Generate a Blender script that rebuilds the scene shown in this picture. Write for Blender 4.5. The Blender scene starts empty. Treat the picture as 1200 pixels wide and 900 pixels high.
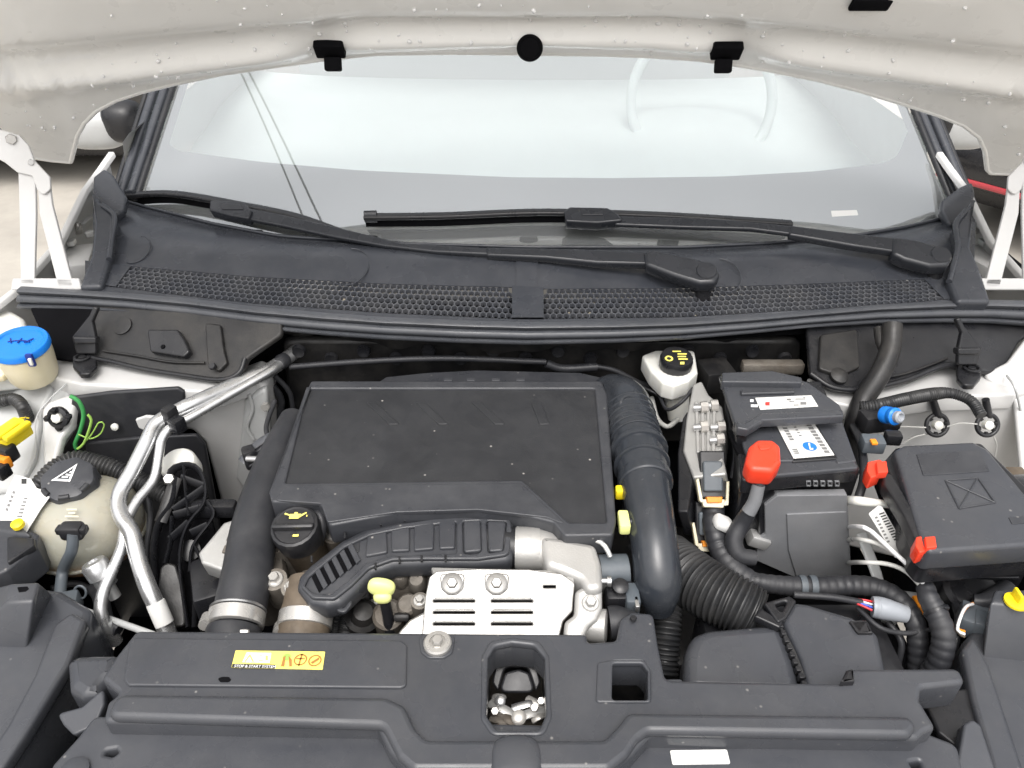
import bpy, bmesh, math, random
from mathutils import Vector, Matrix
from math import radians, sin, cos, tan, pi, sqrt, atan2
random.seed(7)
scene = bpy.context.scene
col = scene.collection

# ---------------------------------------------------------------- camera
CAM = Vector((0, 0, 1.65)); PITCH = radians(35); FPX = 902.0
FWD = Vector((0, cos(PITCH), -sin(PITCH)))
cam = bpy.data.cameras.new('camera'); camo = bpy.data.objects.new('camera', cam); col.objects.link(camo)
cam.sensor_width = 36; cam.lens = FPX / 1200 * 36; cam.clip_start = 0.02; cam.clip_end = 500
camo.location = CAM; camo.rotation_euler = (radians(90) - PITCH, 0, 0)
scene.camera = camo

# ---------------------------------------------------------------- sky, sun, exposure
SUN_EL, SUN_AZ = radians(66), radians(185)
w = bpy.data.worlds.new('World'); scene.world = w; w.use_nodes = True
nt = w.node_tree; bg = nt.nodes['Background']
sky = nt.nodes.new('ShaderNodeTexSky'); sky.sky_type = 'NISHITA'; sky.sun_disc = False
sky.sun_elevation = SUN_EL; sky.sun_rotation = SUN_AZ; sky.air_density = 1.0; sky.dust_density = 10.0; sky.ozone_density = 1.0
hs = nt.nodes.new('ShaderNodeHueSaturation'); hs.inputs['Saturation'].default_value = 0.25
nt.links.new(sky.outputs[0], hs.inputs['Color']); nt.links.new(hs.outputs[0], bg.inputs['Color'])
bg.inputs['Strength'].default_value = 0.15
sl = bpy.data.lights.new('sun', 'SUN'); sl.energy = 1.4; sl.angle = radians(142); sl.color = (1, 0.97, 0.93)
so = bpy.data.objects.new('sun', sl); col.objects.link(so)
# Nishita rotation is measured from +Y towards +X
sd = Vector((sin(SUN_AZ) * cos(SUN_EL), cos(SUN_AZ) * cos(SUN_EL), sin(SUN_EL)))
so.rotation_euler = sd.to_track_quat('Z', 'Y').to_euler(); so.location = (0, -3, 6)
vs = scene.view_settings
scene.display_settings.display_device = 'sRGB'
vs.view_transform = 'Standard'; vs.look = 'None'; vs.gamma = 1.0; vs.use_curve_mapping = False
vs.exposure = 0.48

# ---------------------------------------------------------------- pixel directions
def ray(px, py):
    u = (px - 600) / FPX; v = (450 - py) / FPX
    return Vector((u, cos(PITCH) + v * sin(PITCH), -sin(PITCH) + v * cos(PITCH)))
def P(px, py, z):
    d = ray(px, py); return CAM + d * ((z - CAM.z) / d.z)
def PY(px, py, y):
    d = ray(px, py); return CAM + d * (y / d.y)
def project(p):
    q = p - CAM; d = q.dot(FWD); return (600 + FPX * q.x / d, 450 - FPX * q.dot(Vector((0, sin(PITCH), cos(PITCH)))) / d)
def depth(p): return (p - CAM).dot(FWD)
def M(p, npx): return npx * depth(p) / FPX            # metres for npx pixels at p
def flat(z): return (Vector((0, 0, z)), Vector((1, 0, 0)), Vector((0, 1, 0)), Vector((0, 0, 1)))
def upright(y): return (Vector((0, y, 0)), Vector((1, 0, 0)), Vector((0, 0, 1)), Vector((0, -1, 0)))
def plane3(a, b, c):
    n = (b - a).cross(c - a).normalized()
    if n.dot(CAM - a) < 0: n = -n
    xa = Vector((1, 0, 0)); xa = (xa - n * xa.dot(n)).normalized()
    return (a, xa, n.cross(xa), n)
def tilt(z, py, slope):
    """plane through height z at pixel row py, rising by slope along +y"""
    o = P(600, py, z); n = Vector((0, -slope, 1)).normalized()
    return (o, Vector((1, 0, 0)), n.cross(Vector((1, 0, 0))), n)
def on(pl, px, py, lift=0):
    o, xa, ya, n = pl; o = o + n * lift
    d = ray(px, py); t = (o - CAM).dot(n) / d.dot(n); return CAM + d * t
def lerpf(tab, x):
    if x <= tab[0][0]: return tab[0][1]
    for (a, b), (c, d) in zip(tab, tab[1:]):
        if x <= c: return b + (d - b) * (x - a) / (c - a)
    return tab[-1][1]

# ---------------------------------------------------------------- materials
MATS = {}
def mat(name, c, rough=0.5, metal=0.0, spec=0.5, dust=0.0, dcol=(.30, .28, .25), bump=0.0, bscale=400, var=0.15, vscale=9,
        rvar=0.12, trans=0.0, coat=0.0, sss=0.0, ior=1.45, alpha=1.0, dscale=14, speck=0.0):
    m = bpy.data.materials.new(name); m.use_nodes = True; t = m.node_tree; N = t.nodes; L = t.links
    b = N['Principled BSDF']
    b.inputs['Metallic'].default_value = metal; b.inputs['Specular IOR Level'].default_value = spec
    b.inputs['IOR'].default_value = ior; b.inputs['Transmission Weight'].default_value = trans
    b.inputs['Coat Weight'].default_value = coat; b.inputs['Coat Roughness'].default_value = .08
    if sss:
        b.inputs['Subsurface Weight'].default_value = sss; b.inputs['Subsurface Radius'].default_value = (.02, .018, .012)
        b.inputs['Subsurface Scale'].default_value = .6
    tc = N.new('ShaderNodeTexCoord'); geo = N.new('ShaderNodeNewGeometry')
    n1 = N.new('ShaderNodeTexNoise'); n1.inputs['Scale'].default_value = vscale; n1.inputs['Detail'].default_value = 6
    n1.inputs['Roughness'].default_value = .65
    L.new(geo.outputs['Position'], n1.inputs['Vector'])
    mr = N.new('ShaderNodeMapRange'); mr.inputs['From Min'].default_value = .3; mr.inputs['From Max'].default_value = .7
    mr.inputs['To Min'].default_value = 1 - var; mr.inputs['To Max'].default_value = 1 + var
    L.new(n1.outputs['Fac'], mr.inputs['Value'])
    mx = N.new('ShaderNodeMix'); mx.data_type = 'RGBA'; mx.blend_type = 'MULTIPLY'; mx.inputs['Factor'].default_value = 1
    mx.inputs[6].default_value = (*c, 1); L.new(mr.outputs[0], mx.inputs[7])
    out = mx.outputs[2]
    if dust:
        n2 = N.new('ShaderNodeTexNoise'); n2.inputs['Scale'].default_value = dscale; n2.inputs['Detail'].default_value = 8
        n2.inputs['Roughness'].default_value = .75; L.new(geo.outputs['Position'], n2.inputs['Vector'])
        r2 = N.new('ShaderNodeMapRange'); r2.inputs['From Min'].default_value = .42; r2.inputs['From Max'].default_value = .75
        r2.inputs['To Max'].default_value = dust; L.new(n2.outputs['Fac'], r2.inputs['Value'])
        m2 = N.new('ShaderNodeMix'); m2.data_type = 'RGBA'; L.new(r2.outputs[0], m2.inputs['Factor'])
        L.new(out, m2.inputs[6]); m2.inputs[7].default_value = (*dcol, 1); out = m2.outputs[2]
    if speck:
        v = N.new('ShaderNodeTexVoronoi'); v.inputs['Scale'].default_value = 55; L.new(geo.outputs['Position'], v.inputs['Vector'])
        v.inputs['Randomness'].default_value = 1
        r3 = N.new('ShaderNodeMapRange'); r3.inputs['From Min'].default_value = .05; r3.inputs['From Max'].default_value = .11
        r3.inputs['To Min'].default_value = speck; r3.inputs['To Max'].default_value = 0; L.new(v.outputs['Distance'], r3.inputs['Value'])
        n3 = N.new('ShaderNodeTexNoise'); n3.inputs['Scale'].default_value = 23; L.new(geo.outputs['Position'], n3.inputs['Vector'])
        r4 = N.new('ShaderNodeMapRange'); r4.inputs['From Min'].default_value = .5; r4.inputs['From Max'].default_value = .62; L.new(n3.outputs['Fac'], r4.inputs['Value'])
        mm = N.new('ShaderNodeMath'); mm.operation = 'MULTIPLY'; L.new(r3.outputs[0], mm.inputs[0]); L.new(r4.outputs[0], mm.inputs[1])
        m3 = N.new('ShaderNodeMix'); m3.data_type = 'RGBA'; L.new(mm.outputs[0], m3.inputs['Factor']); L.new(out, m3.inputs[6])
        m3.inputs[7].default_value = (.45, .43, .40, 1); out = m3.outputs[2]
    L.new(out, b.inputs['Base Color'])
    rr = N.new('ShaderNodeMapRange'); rr.inputs['From Min'].default_value = .3; rr.inputs['From Max'].default_value = .7
    rr.inputs['To Min'].default_value = max(.02, rough - rvar); rr.inputs['To Max'].default_value = min(1, rough + rvar)
    n4 = N.new('ShaderNodeTexNoise'); n4.inputs['Scale'].default_value = vscale * 3.1; n4.inputs['Detail'].default_value = 5
    L.new(geo.outputs['Position'], n4.inputs['Vector']); L.new(n4.outputs['Fac'], rr.inputs['Value']); L.new(rr.outputs[0], b.inputs['Roughness'])
    if bump:
        n5 = N.new('ShaderNodeTexNoise'); n5.inputs['Scale'].default_value = bscale; n5.inputs['Detail'].default_value = 3
        L.new(geo.outputs['Position'], n5.inputs['Vector'])
        bp = N.new('ShaderNodeBump'); bp.inputs['Strength'].default_value = bump; bp.inputs['Distance'].default_value = .002
        L.new(n5.outputs['Fac'], bp.inputs['Height']); L.new(bp.outputs[0], b.inputs['Normal'])
    MATS[name] = m; return m
mat('cover_plastic', (.038, .040, .046), .36, dust=.10, dcol=(.26, .26, .26), var=.08, bump=.10, bscale=900, speck=.5)
mat('front_plastic', (.048, .051, .059), .28, dust=.16, dcol=(.17, .165, .155), var=.12, rvar=.16, dscale=6, bump=.07, bscale=900, speck=.35, vscale=5)
mat('panel_plastic', (.023, .024, .027), .40, dust=.06, dcol=(.2, .2, .2), var=.10, bump=.12, bscale=900, speck=.7)
mat('trim_plastic', (.038, .0415, .050), .25, dust=.12, dcol=(.20, .20, .21), var=.07, bump=.06, bscale=700, vscale=5)
mat('duct_plastic', (.026, .030, .037), .20, dust=.06, var=.08, bump=.02, spec=.65)
mat('black_plastic', (.013, .0135, .016), .32, dust=.08, dcol=(.2, .19, .18), bump=.03)
mat('dusty_black', (.014, .014, .015), .45, dust=.25, dcol=(.12, .11, .095), bump=.1)
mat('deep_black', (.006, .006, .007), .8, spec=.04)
mat('rubber', (.024, .025, .029), .45, dust=.12, dcol=(.2, .195, .19), bump=.05)
mat('grey_rubber', (.062, .066, .075), .36, dust=.15, dcol=(.22, .22, .22), var=.08, bump=.03)
mat('corrugated', (.020, .021, .023), .4, dust=.1)
mat('grey_shield', (.155, .16, .17), .6, dust=.12, bump=.08)
mat('hood_paint', (.80, .795, .77), .30, spec=.5, coat=.4, var=.02, rvar=.05)
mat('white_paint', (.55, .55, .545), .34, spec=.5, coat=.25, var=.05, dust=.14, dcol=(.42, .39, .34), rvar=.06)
mat('grey_and_shade_paint', (.44, .45, .45), .4, var=.08, dust=.25, dcol=(.32, .30, .27))  # grey paint, also carries the shade on the white door mirrors
mat('aluminium', (.78, .78, .77), .40, metal=.75, var=.10, dust=.15, dcol=(.35, .33, .30))
mat('pipe_alu', (.62, .625, .63), .30, metal=.85, var=.06, vscale=20)
mat('shield_metal', (.31, .305, .295), .34, metal=.7, var=.10, dust=.25, dcol=(.30, .27, .23), bump=.25, bscale=45)
mat('cast_metal', (.46, .455, .44), .42, metal=.45, var=.10, dust=.22, dcol=(.42, .38, .33), bump=.15, bscale=500)
mat('dirty_casting', (.17, .155, .135), .6, metal=.4, var=.35, dust=.8, dcol=(.085, .062, .042), bump=.3, bscale=200, vscale=25)
mat('brown_plastic', (.10, .078, .056), .6, var=.35, dust=.5, dcol=(.17, .135, .095), vscale=30)
mat('steel', (.62, .62, .62), .3, metal=.9, var=.15)
mat('zinc', (.48, .47, .45), .30, metal=.6, var=.1, dust=.25, dcol=(.4, .34, .26))
mat('white_plastic', (.72, .72, .68), .4, var=.04, sss=.15, dust=.12)
mat('cream_plastic', (.70, .64, .47), .38, var=.06, sss=.3, dust=.12, dcol=(.4, .32, .2))
mat('tank_plastic', (.36, .355, .30), .30, var=.10, sss=.5, dust=.35, dcol=(.46, .36, .24), dscale=10)
mat('blue_plastic', (.010, .20, .72), .32, var=.06, dust=.04)
mat('dark_blue_plastic', (.01, .03, .22), .4)
mat('red_plastic', (.80, .055, .022), .36, var=.06, dust=.05)
mat('yellow_plastic', (.85, .66, .02), .4, var=.06)
mat('pale_yellow_plastic', (.75, .78, .30), .4, var=.06)
mat('orange_plastic', (.80, .27, .02), .45)
mat('green_wire', (.05, .28, .08), .4)
mat('lime_wire', (.30, .50, .10), .4)
mat('white_wire', (.72, .72, .72), .4)
mat('clear_wire', (.45, .45, .43), .35)
mat('red_wire', (.65, .04, .05), .4)
mat('blue_wire', (.05, .10, .55), .4)
mat('paper', (.66, .66, .645), .6, var=.04)
mat('print_black', (.025, .025, .025), .6)
mat('print_grey', (.18, .18, .18), .6)
mat('print_red', (.70, .05, .04), .5)
mat('print_blue', (.02, .18, .55), .5)
mat('print_yellow', (.85, .74, .16), .5)
mat('print_white', (.8, .8, .8), .5)
mat('print_brown', (.35, .16, .04), .5)
mat('connector_grey', (.085, .10, .115), .45, dust=.1)
mat('pale_connector', (.30, .32, .35), .45, dust=.1)
mat('frit', (.085, .085, .115), .3, spec=.3, var=.03, rvar=.02)
mat('interior', (.60, .66, .65), .7, var=.03)
mat('interior_pale', (.60, .67, .655), .6, var=.03)
mat('concrete', (.38, .355, .315), .85, var=.2, vscale=1.5, dust=.3, dcol=(.25, .23, .2), bump=.3, bscale=60, dscale=4)
mat('tyre', (.02, .02, .02), .8)
mat('car_black', (.012, .012, .014), .25, coat=.5)
mat('car_white', (.7, .7, .7), .25, coat=.5)
mat('tail_red', (.40, .05, .06), .25, coat=.5)
mat('unit_metal', (.42, .42, .41), .45, metal=.5, var=.12, dust=.3, dcol=(.3, .28, .25), bump=.15, bscale=500)
mat('cell_glint', (.35, .31, .24), .8, var=.3)
mat('wiper_plastic', (.024, .026, .031), .27, var=.08, bump=.03)
mat('grille_plastic', (.062, .066, .077), .28, dust=.2, dcol=(.25, .24, .22), var=.1)
mat('cable_black', (.01, .01, .01), .7)

def glass_mat():
    m = bpy.data.materials.new('windscreen_glass'); m.use_nodes = True; t = m.node_tree; N = t.nodes; L = t.links
    N.remove(N['Principled BSDF']); o = N['Material Output']
    tr = N.new('ShaderNodeBsdfTransparent'); tr.inputs[0].default_value = (.95, .965, .97, 1)
    gl = N.new('ShaderNodeBsdfGlossy'); gl.inputs['Roughness'].default_value = .02; gl.inputs['Color'].default_value = (.92, .96, 1, 1)
    df = N.new('ShaderNodeBsdfDiffuse'); df.inputs['Color'].default_value = (.86, .90, .88, 1)   # diffuse veil, bright sky glare painted into the glass
    fr = N.new('ShaderNodeFresnel'); fr.inputs['IOR'].default_value = 3.0
    geo = N.new('ShaderNodeNewGeometry')
    ns = N.new('ShaderNodeTexNoise'); ns.inputs['Scale'].default_value = 4; ns.inputs['Detail'].default_value = 5
    L.new(geo.outputs['Position'], ns.inputs['Vector'])
    mr = N.new('ShaderNodeMapRange'); mr.inputs['To Min'].default_value = .12; mr.inputs['To Max'].default_value = .20
    L.new(ns.outputs['Fac'], mr.inputs['Value'])
    m1 = N.new('ShaderNodeMixShader'); L.new(mr.outputs[0], m1.inputs[0]); L.new(tr.outputs[0], m1.inputs[1]); L.new(df.outputs[0], m1.inputs[2])
    m2 = N.new('ShaderNodeMixShader'); L.new(fr.outputs[0], m2.inputs[0]); L.new(m1.outputs[0], m2.inputs[1]); L.new(gl.outputs[0], m2.inputs[2])
    L.new(m2.outputs[0], o.inputs['Surface']); MATS['windscreen_glass'] = m
glass_mat()
def drop_mat():
    m = mat('water_drop', (.95, .95, .95), .04, trans=.25, ior=1.4, var=0, rvar=0, coat=1); return m  # white base colour paints in the bright highlights of the drops
drop_mat()

# ---------------------------------------------------------------- object builders
WL = {}
def thing(name, label, cat, loc=(0, 0, 0), group=None):
    o = bpy.data.objects.new(name, None); col.objects.link(o); o.empty_display_size = .02
    o.location = loc; WL[o] = Vector(loc); o['label'] = label; o['category'] = cat
    if group: o['group'] = group
    return o
def tag(o, label, cat=None, group=None, kind=None):
    if label: o['label'] = label
    if cat: o['category'] = cat
    if group: o['group'] = group
    if kind: o['kind'] = kind
    return o
def link(name, me, m, parent=None, smooth=True, ang=38):
    """mesh is in world coordinates; the object's origin goes to its middle"""
    vs_ = [v.co for v in me.vertices]
    lo = Vector((min(v[i] for v in vs_) for i in range(3))); hi = Vector((max(v[i] for v in vs_) for i in range(3)))
    c = Vector(((lo.x + hi.x) / 2, (lo.y + hi.y) / 2, lo.z))
    me.transform(Matrix.Translation(-c)); me.name = name
    if smooth:
        me.polygons.foreach_set('use_smooth', [True] * len(me.polygons)); me.set_sharp_from_angle(angle=radians(ang))
    me.materials.clear(); me.materials.append(MATS[m] if isinstance(m, str) else m)
    o = bpy.data.objects.new(name, me); col.objects.link(o); WL[o] = c
    if parent is not None:
        o.parent = parent; o.location = c - WL[parent]
    else: o.location = c
    return o
def from_bm(name, bm, m, parent=None, smooth=True, ang=38, recalc=True):
    if recalc: bmesh.ops.recalc_face_normals(bm, faces=bm.faces[:])
    me = bpy.data.meshes.new(name); bm.to_mesh(me); bm.free(); return link(name, me, m, parent, smooth, ang)
def pyd(name, verts, faces, m, parent=None, smooth=True, ang=38):
    me = bpy.data.meshes.new(name); me.from_pydata([tuple(v) for v in verts], [], faces); me.validate()
    bm = bmesh.new(); bm.from_mesh(me); bpy.data.meshes.remove(me)
    return from_bm(name, bm, m, parent, smooth, ang)

def area2(p): return sum(a.x * b.y - b.x * a.y for a, b in zip(p, p[1:] + p[:1])) / 2
def fillet(p, r, n=5):
    if not r: return p
    out = []; k = len(p)
    for i in range(k):
        a, b, c = p[i - 1], p[i], p[(i + 1) % k]
        ri = r[i] if isinstance(r, (list, tuple)) else r
        u = a - b; v = c - b; lu, lv = u.length, v.length
        if lu < 1e-6 or lv < 1e-6 or ri <= 0: out.append(b); continue
        u /= lu; v /= lv; ca = max(-.9999, min(.9999, u.dot(v))); th = math.acos(ca)
        if th > radians(172): out.append(b); continue
        t = min(ri / tan(th / 2), .46 * lu, .46 * lv)
        A = b + u * t; B = b + v * t
        for j in range(n + 1):
            s = j / n; out.append(A * (1 - s) ** 2 + b * 2 * s * (1 - s) + B * s * s)
    return out
def plate2d(outer, holes, pl, thick, bev, fil, hfil=None):
    """mesh of a filled outline (2D Vectors in plane pl) with rounded rim, its top on the plane"""
    outer = fillet(outer, fil)
    if area2(outer) < 0: outer.reverse()
    cu = bpy.data.curves.new('tmp', 'CURVE'); cu.dimensions = '2D'; cu.fill_mode = 'BOTH'
    cu.extrude = max(thick / 2 - bev, 0.0002); cu.bevel_depth = bev; cu.bevel_resolution = 2; cu.offset = -bev
    def sp(pts):
        s = cu.splines.new('POLY'); s.points.add(len(pts) - 1); s.use_cyclic_u = True
        for q, v in zip(s.points, pts): q.co = (v.x, v.y, 0, 1)
    sp(outer)
    for h in holes:
        h = fillet(h, fil if hfil is None else hfil)
        if area2(h) > 0: h.reverse()
        sp(h)
    ob = bpy.data.objects.new('tmp', cu); me = bpy.data.meshes.new_from_object(ob)
    bpy.data.objects.remove(ob); bpy.data.curves.remove(cu)
    zt = max(v.co.z for v in me.vertices)
    o, xa, ya, n = pl
    T = Matrix(((xa.x, ya.x, n.x, o.x), (xa.y, ya.y, n.y, o.y), (xa.z, ya.z, n.z, o.z), (0, 0, 0, 1)))
    me.transform(T @ Matrix.Translation((0, 0, -zt)))
    return me
def to2(pl, pts):
    o, xa, ya, n = pl; return [Vector(((p - o).dot(xa), (p - o).dot(ya))) for p in pts]
def plate(name, px, pl, thick, m, parent=None, fil=.006, bev=.0025, holes=(), lift=0, hfil=None):
    """outline given by where it is seen, laid on plane pl; body goes down by thick"""
    if not isinstance(pl, tuple): pl = flat(pl)
    if lift: pl = (pl[0] + pl[3] * lift,) + pl[1:]
    outer = to2(pl, [on(pl, x, y) for x, y in px])
    hs_ = [to2(pl, [on(pl, x, y) for x, y in h]) for h in holes]
    me = plate2d(outer, hs_, pl, thick, bev, fil, hfil)
    return link(name, me, m, parent, True, 40)
def rect(x0, y0, x1, y1): return [(x0, y0), (x1, y0), (x1, y1), (x0, y1)]

def catmull(pts, step):
    out = []; k = len(pts)
    for i in range(k - 1):
        p0 = pts[max(i - 1, 0)]; p1 = pts[i]; p2 = pts[i + 1]; p3 = pts[min(i + 2, k - 1)]
        if i == 0: p0 = p1 + (p1 - p2)
        if i == k - 2: p3 = p2 + (p2 - p1)
        n = max(2, int((Vector(p2[:3]) - Vector(p1[:3])).length / step))
        for j in range(n):
            t = j / n
            out.append(.5 * ((2 * p1) + (p2 - p0) * t + (2 * p0 - 5 * p1 + 4 * p2 - p3) * t * t + (3 * p1 - p0 - 3 * p2 + p3) * t ** 3))
    out.append(pts[-1]); return out
def sweep(bm, pts, radf, n=16, cap=True, ell=(1, 1), roll=0, sq=1.0):
    """tube along 3D pts, radf(s) radius by arc length; parallel-transported rings"""
    s = 0; rings = []; nrm = None
    for i, p in enumerate(pts):
        t = (pts[min(i + 1, len(pts) - 1)] - pts[max(i - 1, 0)]).normalized()
        if i: s += (p - pts[i - 1]).length
        if nrm is None:
            nrm = Vector((0, 0, 1)) if abs(t.z) < .9 else Vector((1, 0, 0))
        nrm = (nrm - t * nrm.dot(t)).normalized(); bi = t.cross(nrm)
        r = radf(s, i)
        rings.append([bm.verts.new(p + (nrm * math.copysign(abs(cos(a + roll)) ** sq, cos(a + roll)) * ell[0] + bi * math.copysign(abs(sin(a + roll)) ** sq, sin(a + roll)) * ell[1]) * r) for a in (2 * pi * k / n for k in range(n))])
    for a, b in zip(rings, rings[1:]):
        for k in range(n): bm.faces.new((a[k], a[(k + 1) % n], b[(k + 1) % n], b[k]))
    if cap:
        bm.faces.new(rings[0][::-1]); bm.faces.new(rings[-1])
def tube(name, pts, r, m, parent=None, corr=None, n=14, step=.006, ell=(1, 1), metres=False, sq=1.0):
    """pts: (px,py,z) triples or Vectors; r: pixels (or metres), one value or one per point"""
    V = [p if isinstance(p, Vector) else P(*p) for p in pts]
    rs = list(r) if isinstance(r, (list, tuple)) else [r] * len(V)
    if not metres: rs = [M(v, q) for v, q in zip(V, rs)]
    Q = catmull([Vector((*v, q)) for v, q in zip(V, rs)], .0011 if corr else step)
    R = [q[3] for q in Q]; Q = [Vector(q[:3]) for q in Q]
    def rf(s, i):
        if not corr: return R[i]
        return R[i] * (1 - corr[1] * (.5 + .5 * cos(2 * pi * s / corr[0])) ** 1.5)
    bm = bmesh.new(); sweep(bm, Q, rf, n, ell=ell, sq=sq)
    return from_bm(name, bm, m, parent, True, 50)
def lathe(name, prof, loc, m, parent=None, axis=(0, 0, 1), n=32, lobes=None):
    """prof: (radius, height) pairs in metres along axis"""
    ax = Vector(axis).normalized(); q = Vector((0, 0, 1)).rotation_difference(ax)
    bm = bmesh.new(); rings = []
    for r, h in prof:
        ring = []
        for k in range(n):
            a = 2 * pi * k / n; rr = r
            if lobes: rr = r * (1 + lobes[1] * cos(lobes[0] * a))
            ring.append(bm.verts.new(q @ Vector((rr * cos(a), rr * sin(a), h)) + loc))
        rings.append(ring)
    for a, b in zip(rings, rings[1:]):
        for k in range(n): bm.faces.new((a[k], a[(k + 1) % n], b[(k + 1) % n], b[k]))
    bm.faces.new(rings[0][::-1]); bm.faces.new(rings[-1])
    return from_bm(name, bm, m, parent, True, 35)
def box(name, c, size, m, parent=None, rot=None, bev=.002):
    bm = bmesh.new(); bmesh.ops.create_cube(bm, size=1)
    for v in bm.verts: v.co = Vector((v.co.x * size[0], v.co.y * size[1], v.co.z * size[2]))
    if bev: bmesh.ops.bevel(bm, geom=bm.edges[:], offset=min(bev, min(size) * .4), segments=2, profile=.5, affect='EDGES')
    R = rot.to_4x4() if rot else Matrix()
    bm.transform(Matrix.Translation(c) @ R)
    return from_bm(name, bm, m, parent, True, 40)
def hexbolt(name, loc, r, parent, axis=(0, 0, 1), m='zinc', washer=True):
    a = Vector(axis).normalized()
    if washer:
        o = lathe(name, [(r * 1.55, 0), (r * 1.55, r * .25), (r * 1.4, r * .4)], loc, m, parent, axis, 24)
        lathe('hex_head', [(r, 0), (r, r * .8), (r * .85, r)], loc + a * r * .4, m, o, axis, 6)
        return o
    return lathe(name, [(r, 0), (r, r * .8), (r * .85, r)], loc, m, parent, axis, 6)
def blob(name, c, size, m, parent=None, e=2.6, n=36, rot=None, fn=None):
    """superellipsoid"""
    def sp(x, k): return math.copysign(abs(x) ** k, x)
    bm = bmesh.new(); k = 2 / e; rings = []
    for i in range(n // 2 + 1):
        ph = -pi / 2 + pi * i / (n // 2); ring = []
        for j in range(n):
            th = 2 * pi * j / n
            v = Vector((sp(cos(ph), k) * sp(cos(th), k) * size[0], sp(cos(ph), k) * sp(sin(th), k) * size[1], sp(sin(ph), k) * size[2]))
            if fn: v = fn(v)
            if rot: v = rot @ v
            ring.append(bm.verts.new(v + c))
        rings.append(ring)
    for a, b in zip(rings, rings[1:]):
        for j in range(n): bm.faces.new((a[j], a[(j + 1) % n], b[(j + 1) % n], b[j]))
    bmesh.ops.remove_doubles(bm, verts=bm.verts[:], dist=1e-5)
    return from_bm(name, bm, m, parent, True, 60)
def text(name, s, size, origin, xa, ya, m, parent, align='LEFT'):
    cu = bpy.data.curves.new('tmp', 'FONT'); cu.body = s; cu.size = size; cu.align_x = align; cu.extrude = .00015
    ob = bpy.data.objects.new('tmp', cu); me = bpy.data.meshes.new_from_object(ob)
    bpy.data.objects.remove(ob); bpy.data.curves.remove(cu)
    xa = xa.normalized(); ya = (ya - xa * ya.dot(xa)).normalized(); n = xa.cross(ya)
    T = Matrix(((xa.x, ya.x, n.x, origin.x), (xa.y, ya.y, n.y, origin.y), (xa.z, ya.z, n.z, origin.z), (0, 0, 0, 1)))
    me.transform(T); return link(name, me, m, parent, False)
def marks(name, pl, boxes, m, parent, lift=.0006):
    """a set of small printed bars (one flat print) seen at the given pixel boxes"""
    vs_, fs = [], []
    for q in boxes:
        q = rect(*q) if not isinstance(q[0], tuple) else q
        k = len(vs_); vs_ += [on(pl, x, y, lift) for x, y in q]; fs.append(tuple(range(k, k + len(q))))
    return pyd(name, vs_, fs, m, parent, False)

# ================================================================ setting
g = pyd('ground', [(-60, -30, 0), (60, -30, 0), (60, 90, 0), (-60, 90, 0)], [(0, 1, 2, 3)], 'concrete', None, False)
tag(g, None, kind='structure')

# ================================================================ the car the bay belongs to
car = thing('car', 'white car with its bonnet raised, windscreen and black cowl behind the engine bay', 'car', (0, 2.2, 0))

# ---- cowl lines seen in the picture (px -> row)
SEAL_TOP = [(-60, 332), (25, 338), (90, 342), (150, 346), (220, 352), (300, 362), (380, 369), (450, 374), (540, 378), (617, 380), (720, 379), (800, 377), (880, 372), (950, 366), (1030, 359), (1110, 355), (1160, 354), (1200, 355), (1260, 357)]
SEAL_BOT = [(-60, 360), (25, 362), (90, 363), (150, 367), (220, 375), (300, 385), (380, 393), (450, 398), (540, 402), (617, 404), (720, 402), (800, 398), (880, 391), (950, 384), (1030, 379), (1110, 378), (1160, 379), (1200, 382), (1260, 386)]
GR_BOT = [(100, 332), (130, 336), (200, 345), (300, 356), (450, 367), (600, 374), (637, 374), (800, 372), (950, 363), (1050, 356), (1112, 351), (1150, 347)]
GR_TOP = [(100, 306), (150, 312), (300, 325), (450, 333), (600, 337), (637, 339), (800, 338), (950, 333), (1085, 327), (1150, 323)]
REAR = [(100, 222), (135, 232), (165, 241), (250, 263), (330, 278), (480, 287), (620, 291), (800, 291), (900, 286), (1000, 277), (1060, 267), (1105, 256), (1150, 240)]
ZF, ZG1, ZG2, ZR = 1.030, 1.034, 1.046, 1.062
def smooth(a, b, x):
    t = max(0, min(1, (x - a) / (b - a))); return t * t * (3 - 2 * t)
def cowl_pt(px, t):
    """t: 0 front edge, 1 grille front, 2 grille back, 3 windscreen"""
    ks = [(SEAL_TOP, ZF), (GR_BOT, ZG1), (GR_TOP, ZG2), (REAR, ZR)]
    i = min(int(t), 2); f = t - i
    a = P(px, lerpf(ks[i][0], px), ks[i][1]); b = P(px, lerpf(ks[i + 1][0], px), ks[i + 1][1])
    p = a.lerp(b, f)
    if i == 2: p.z += .016 * sin(pi * f)           # gently crowned
    return p
def grid(name, f, us, vs_, m, parent, ang=60, thick=0):
    bm = bmesh.new(); R = [[bm.verts.new(f(u, v)) for u in us] for v in vs_]
    for a, b in zip(R, R[1:]):
        for i in range(len(us) - 1): bm.faces.new((a[i], a[i + 1], b[i + 1], b[i]))
    if thick:
        bmesh.ops.recalc_face_normals(bm, faces=bm.faces[:])
        bmesh.ops.solidify(bm, geom=bm.faces[:], thickness=thick)
    return from_bm(name, bm, m, parent, True, ang)
def span(a, b, n): return [a + (b - a) * i / n for i in range(n + 1)]
cowl = grid('cowl_panel', cowl_pt, span(112, 1140, 90), span(2, 3, 14), 'trim_plastic', car)
grid('cowl_front_lip', cowl_pt, span(100, 1150, 80), [0, .35, .7, .98], 'trim_plastic', cowl)
grid('cowl_end', lambda u, v: cowl_pt(100 + (36 + 18 * (v - 1)) * u, v) + Vector((0, 0, .0015)), span(0, 1, 4), span(1, 2, 4), 'trim_plastic', cowl)
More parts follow.
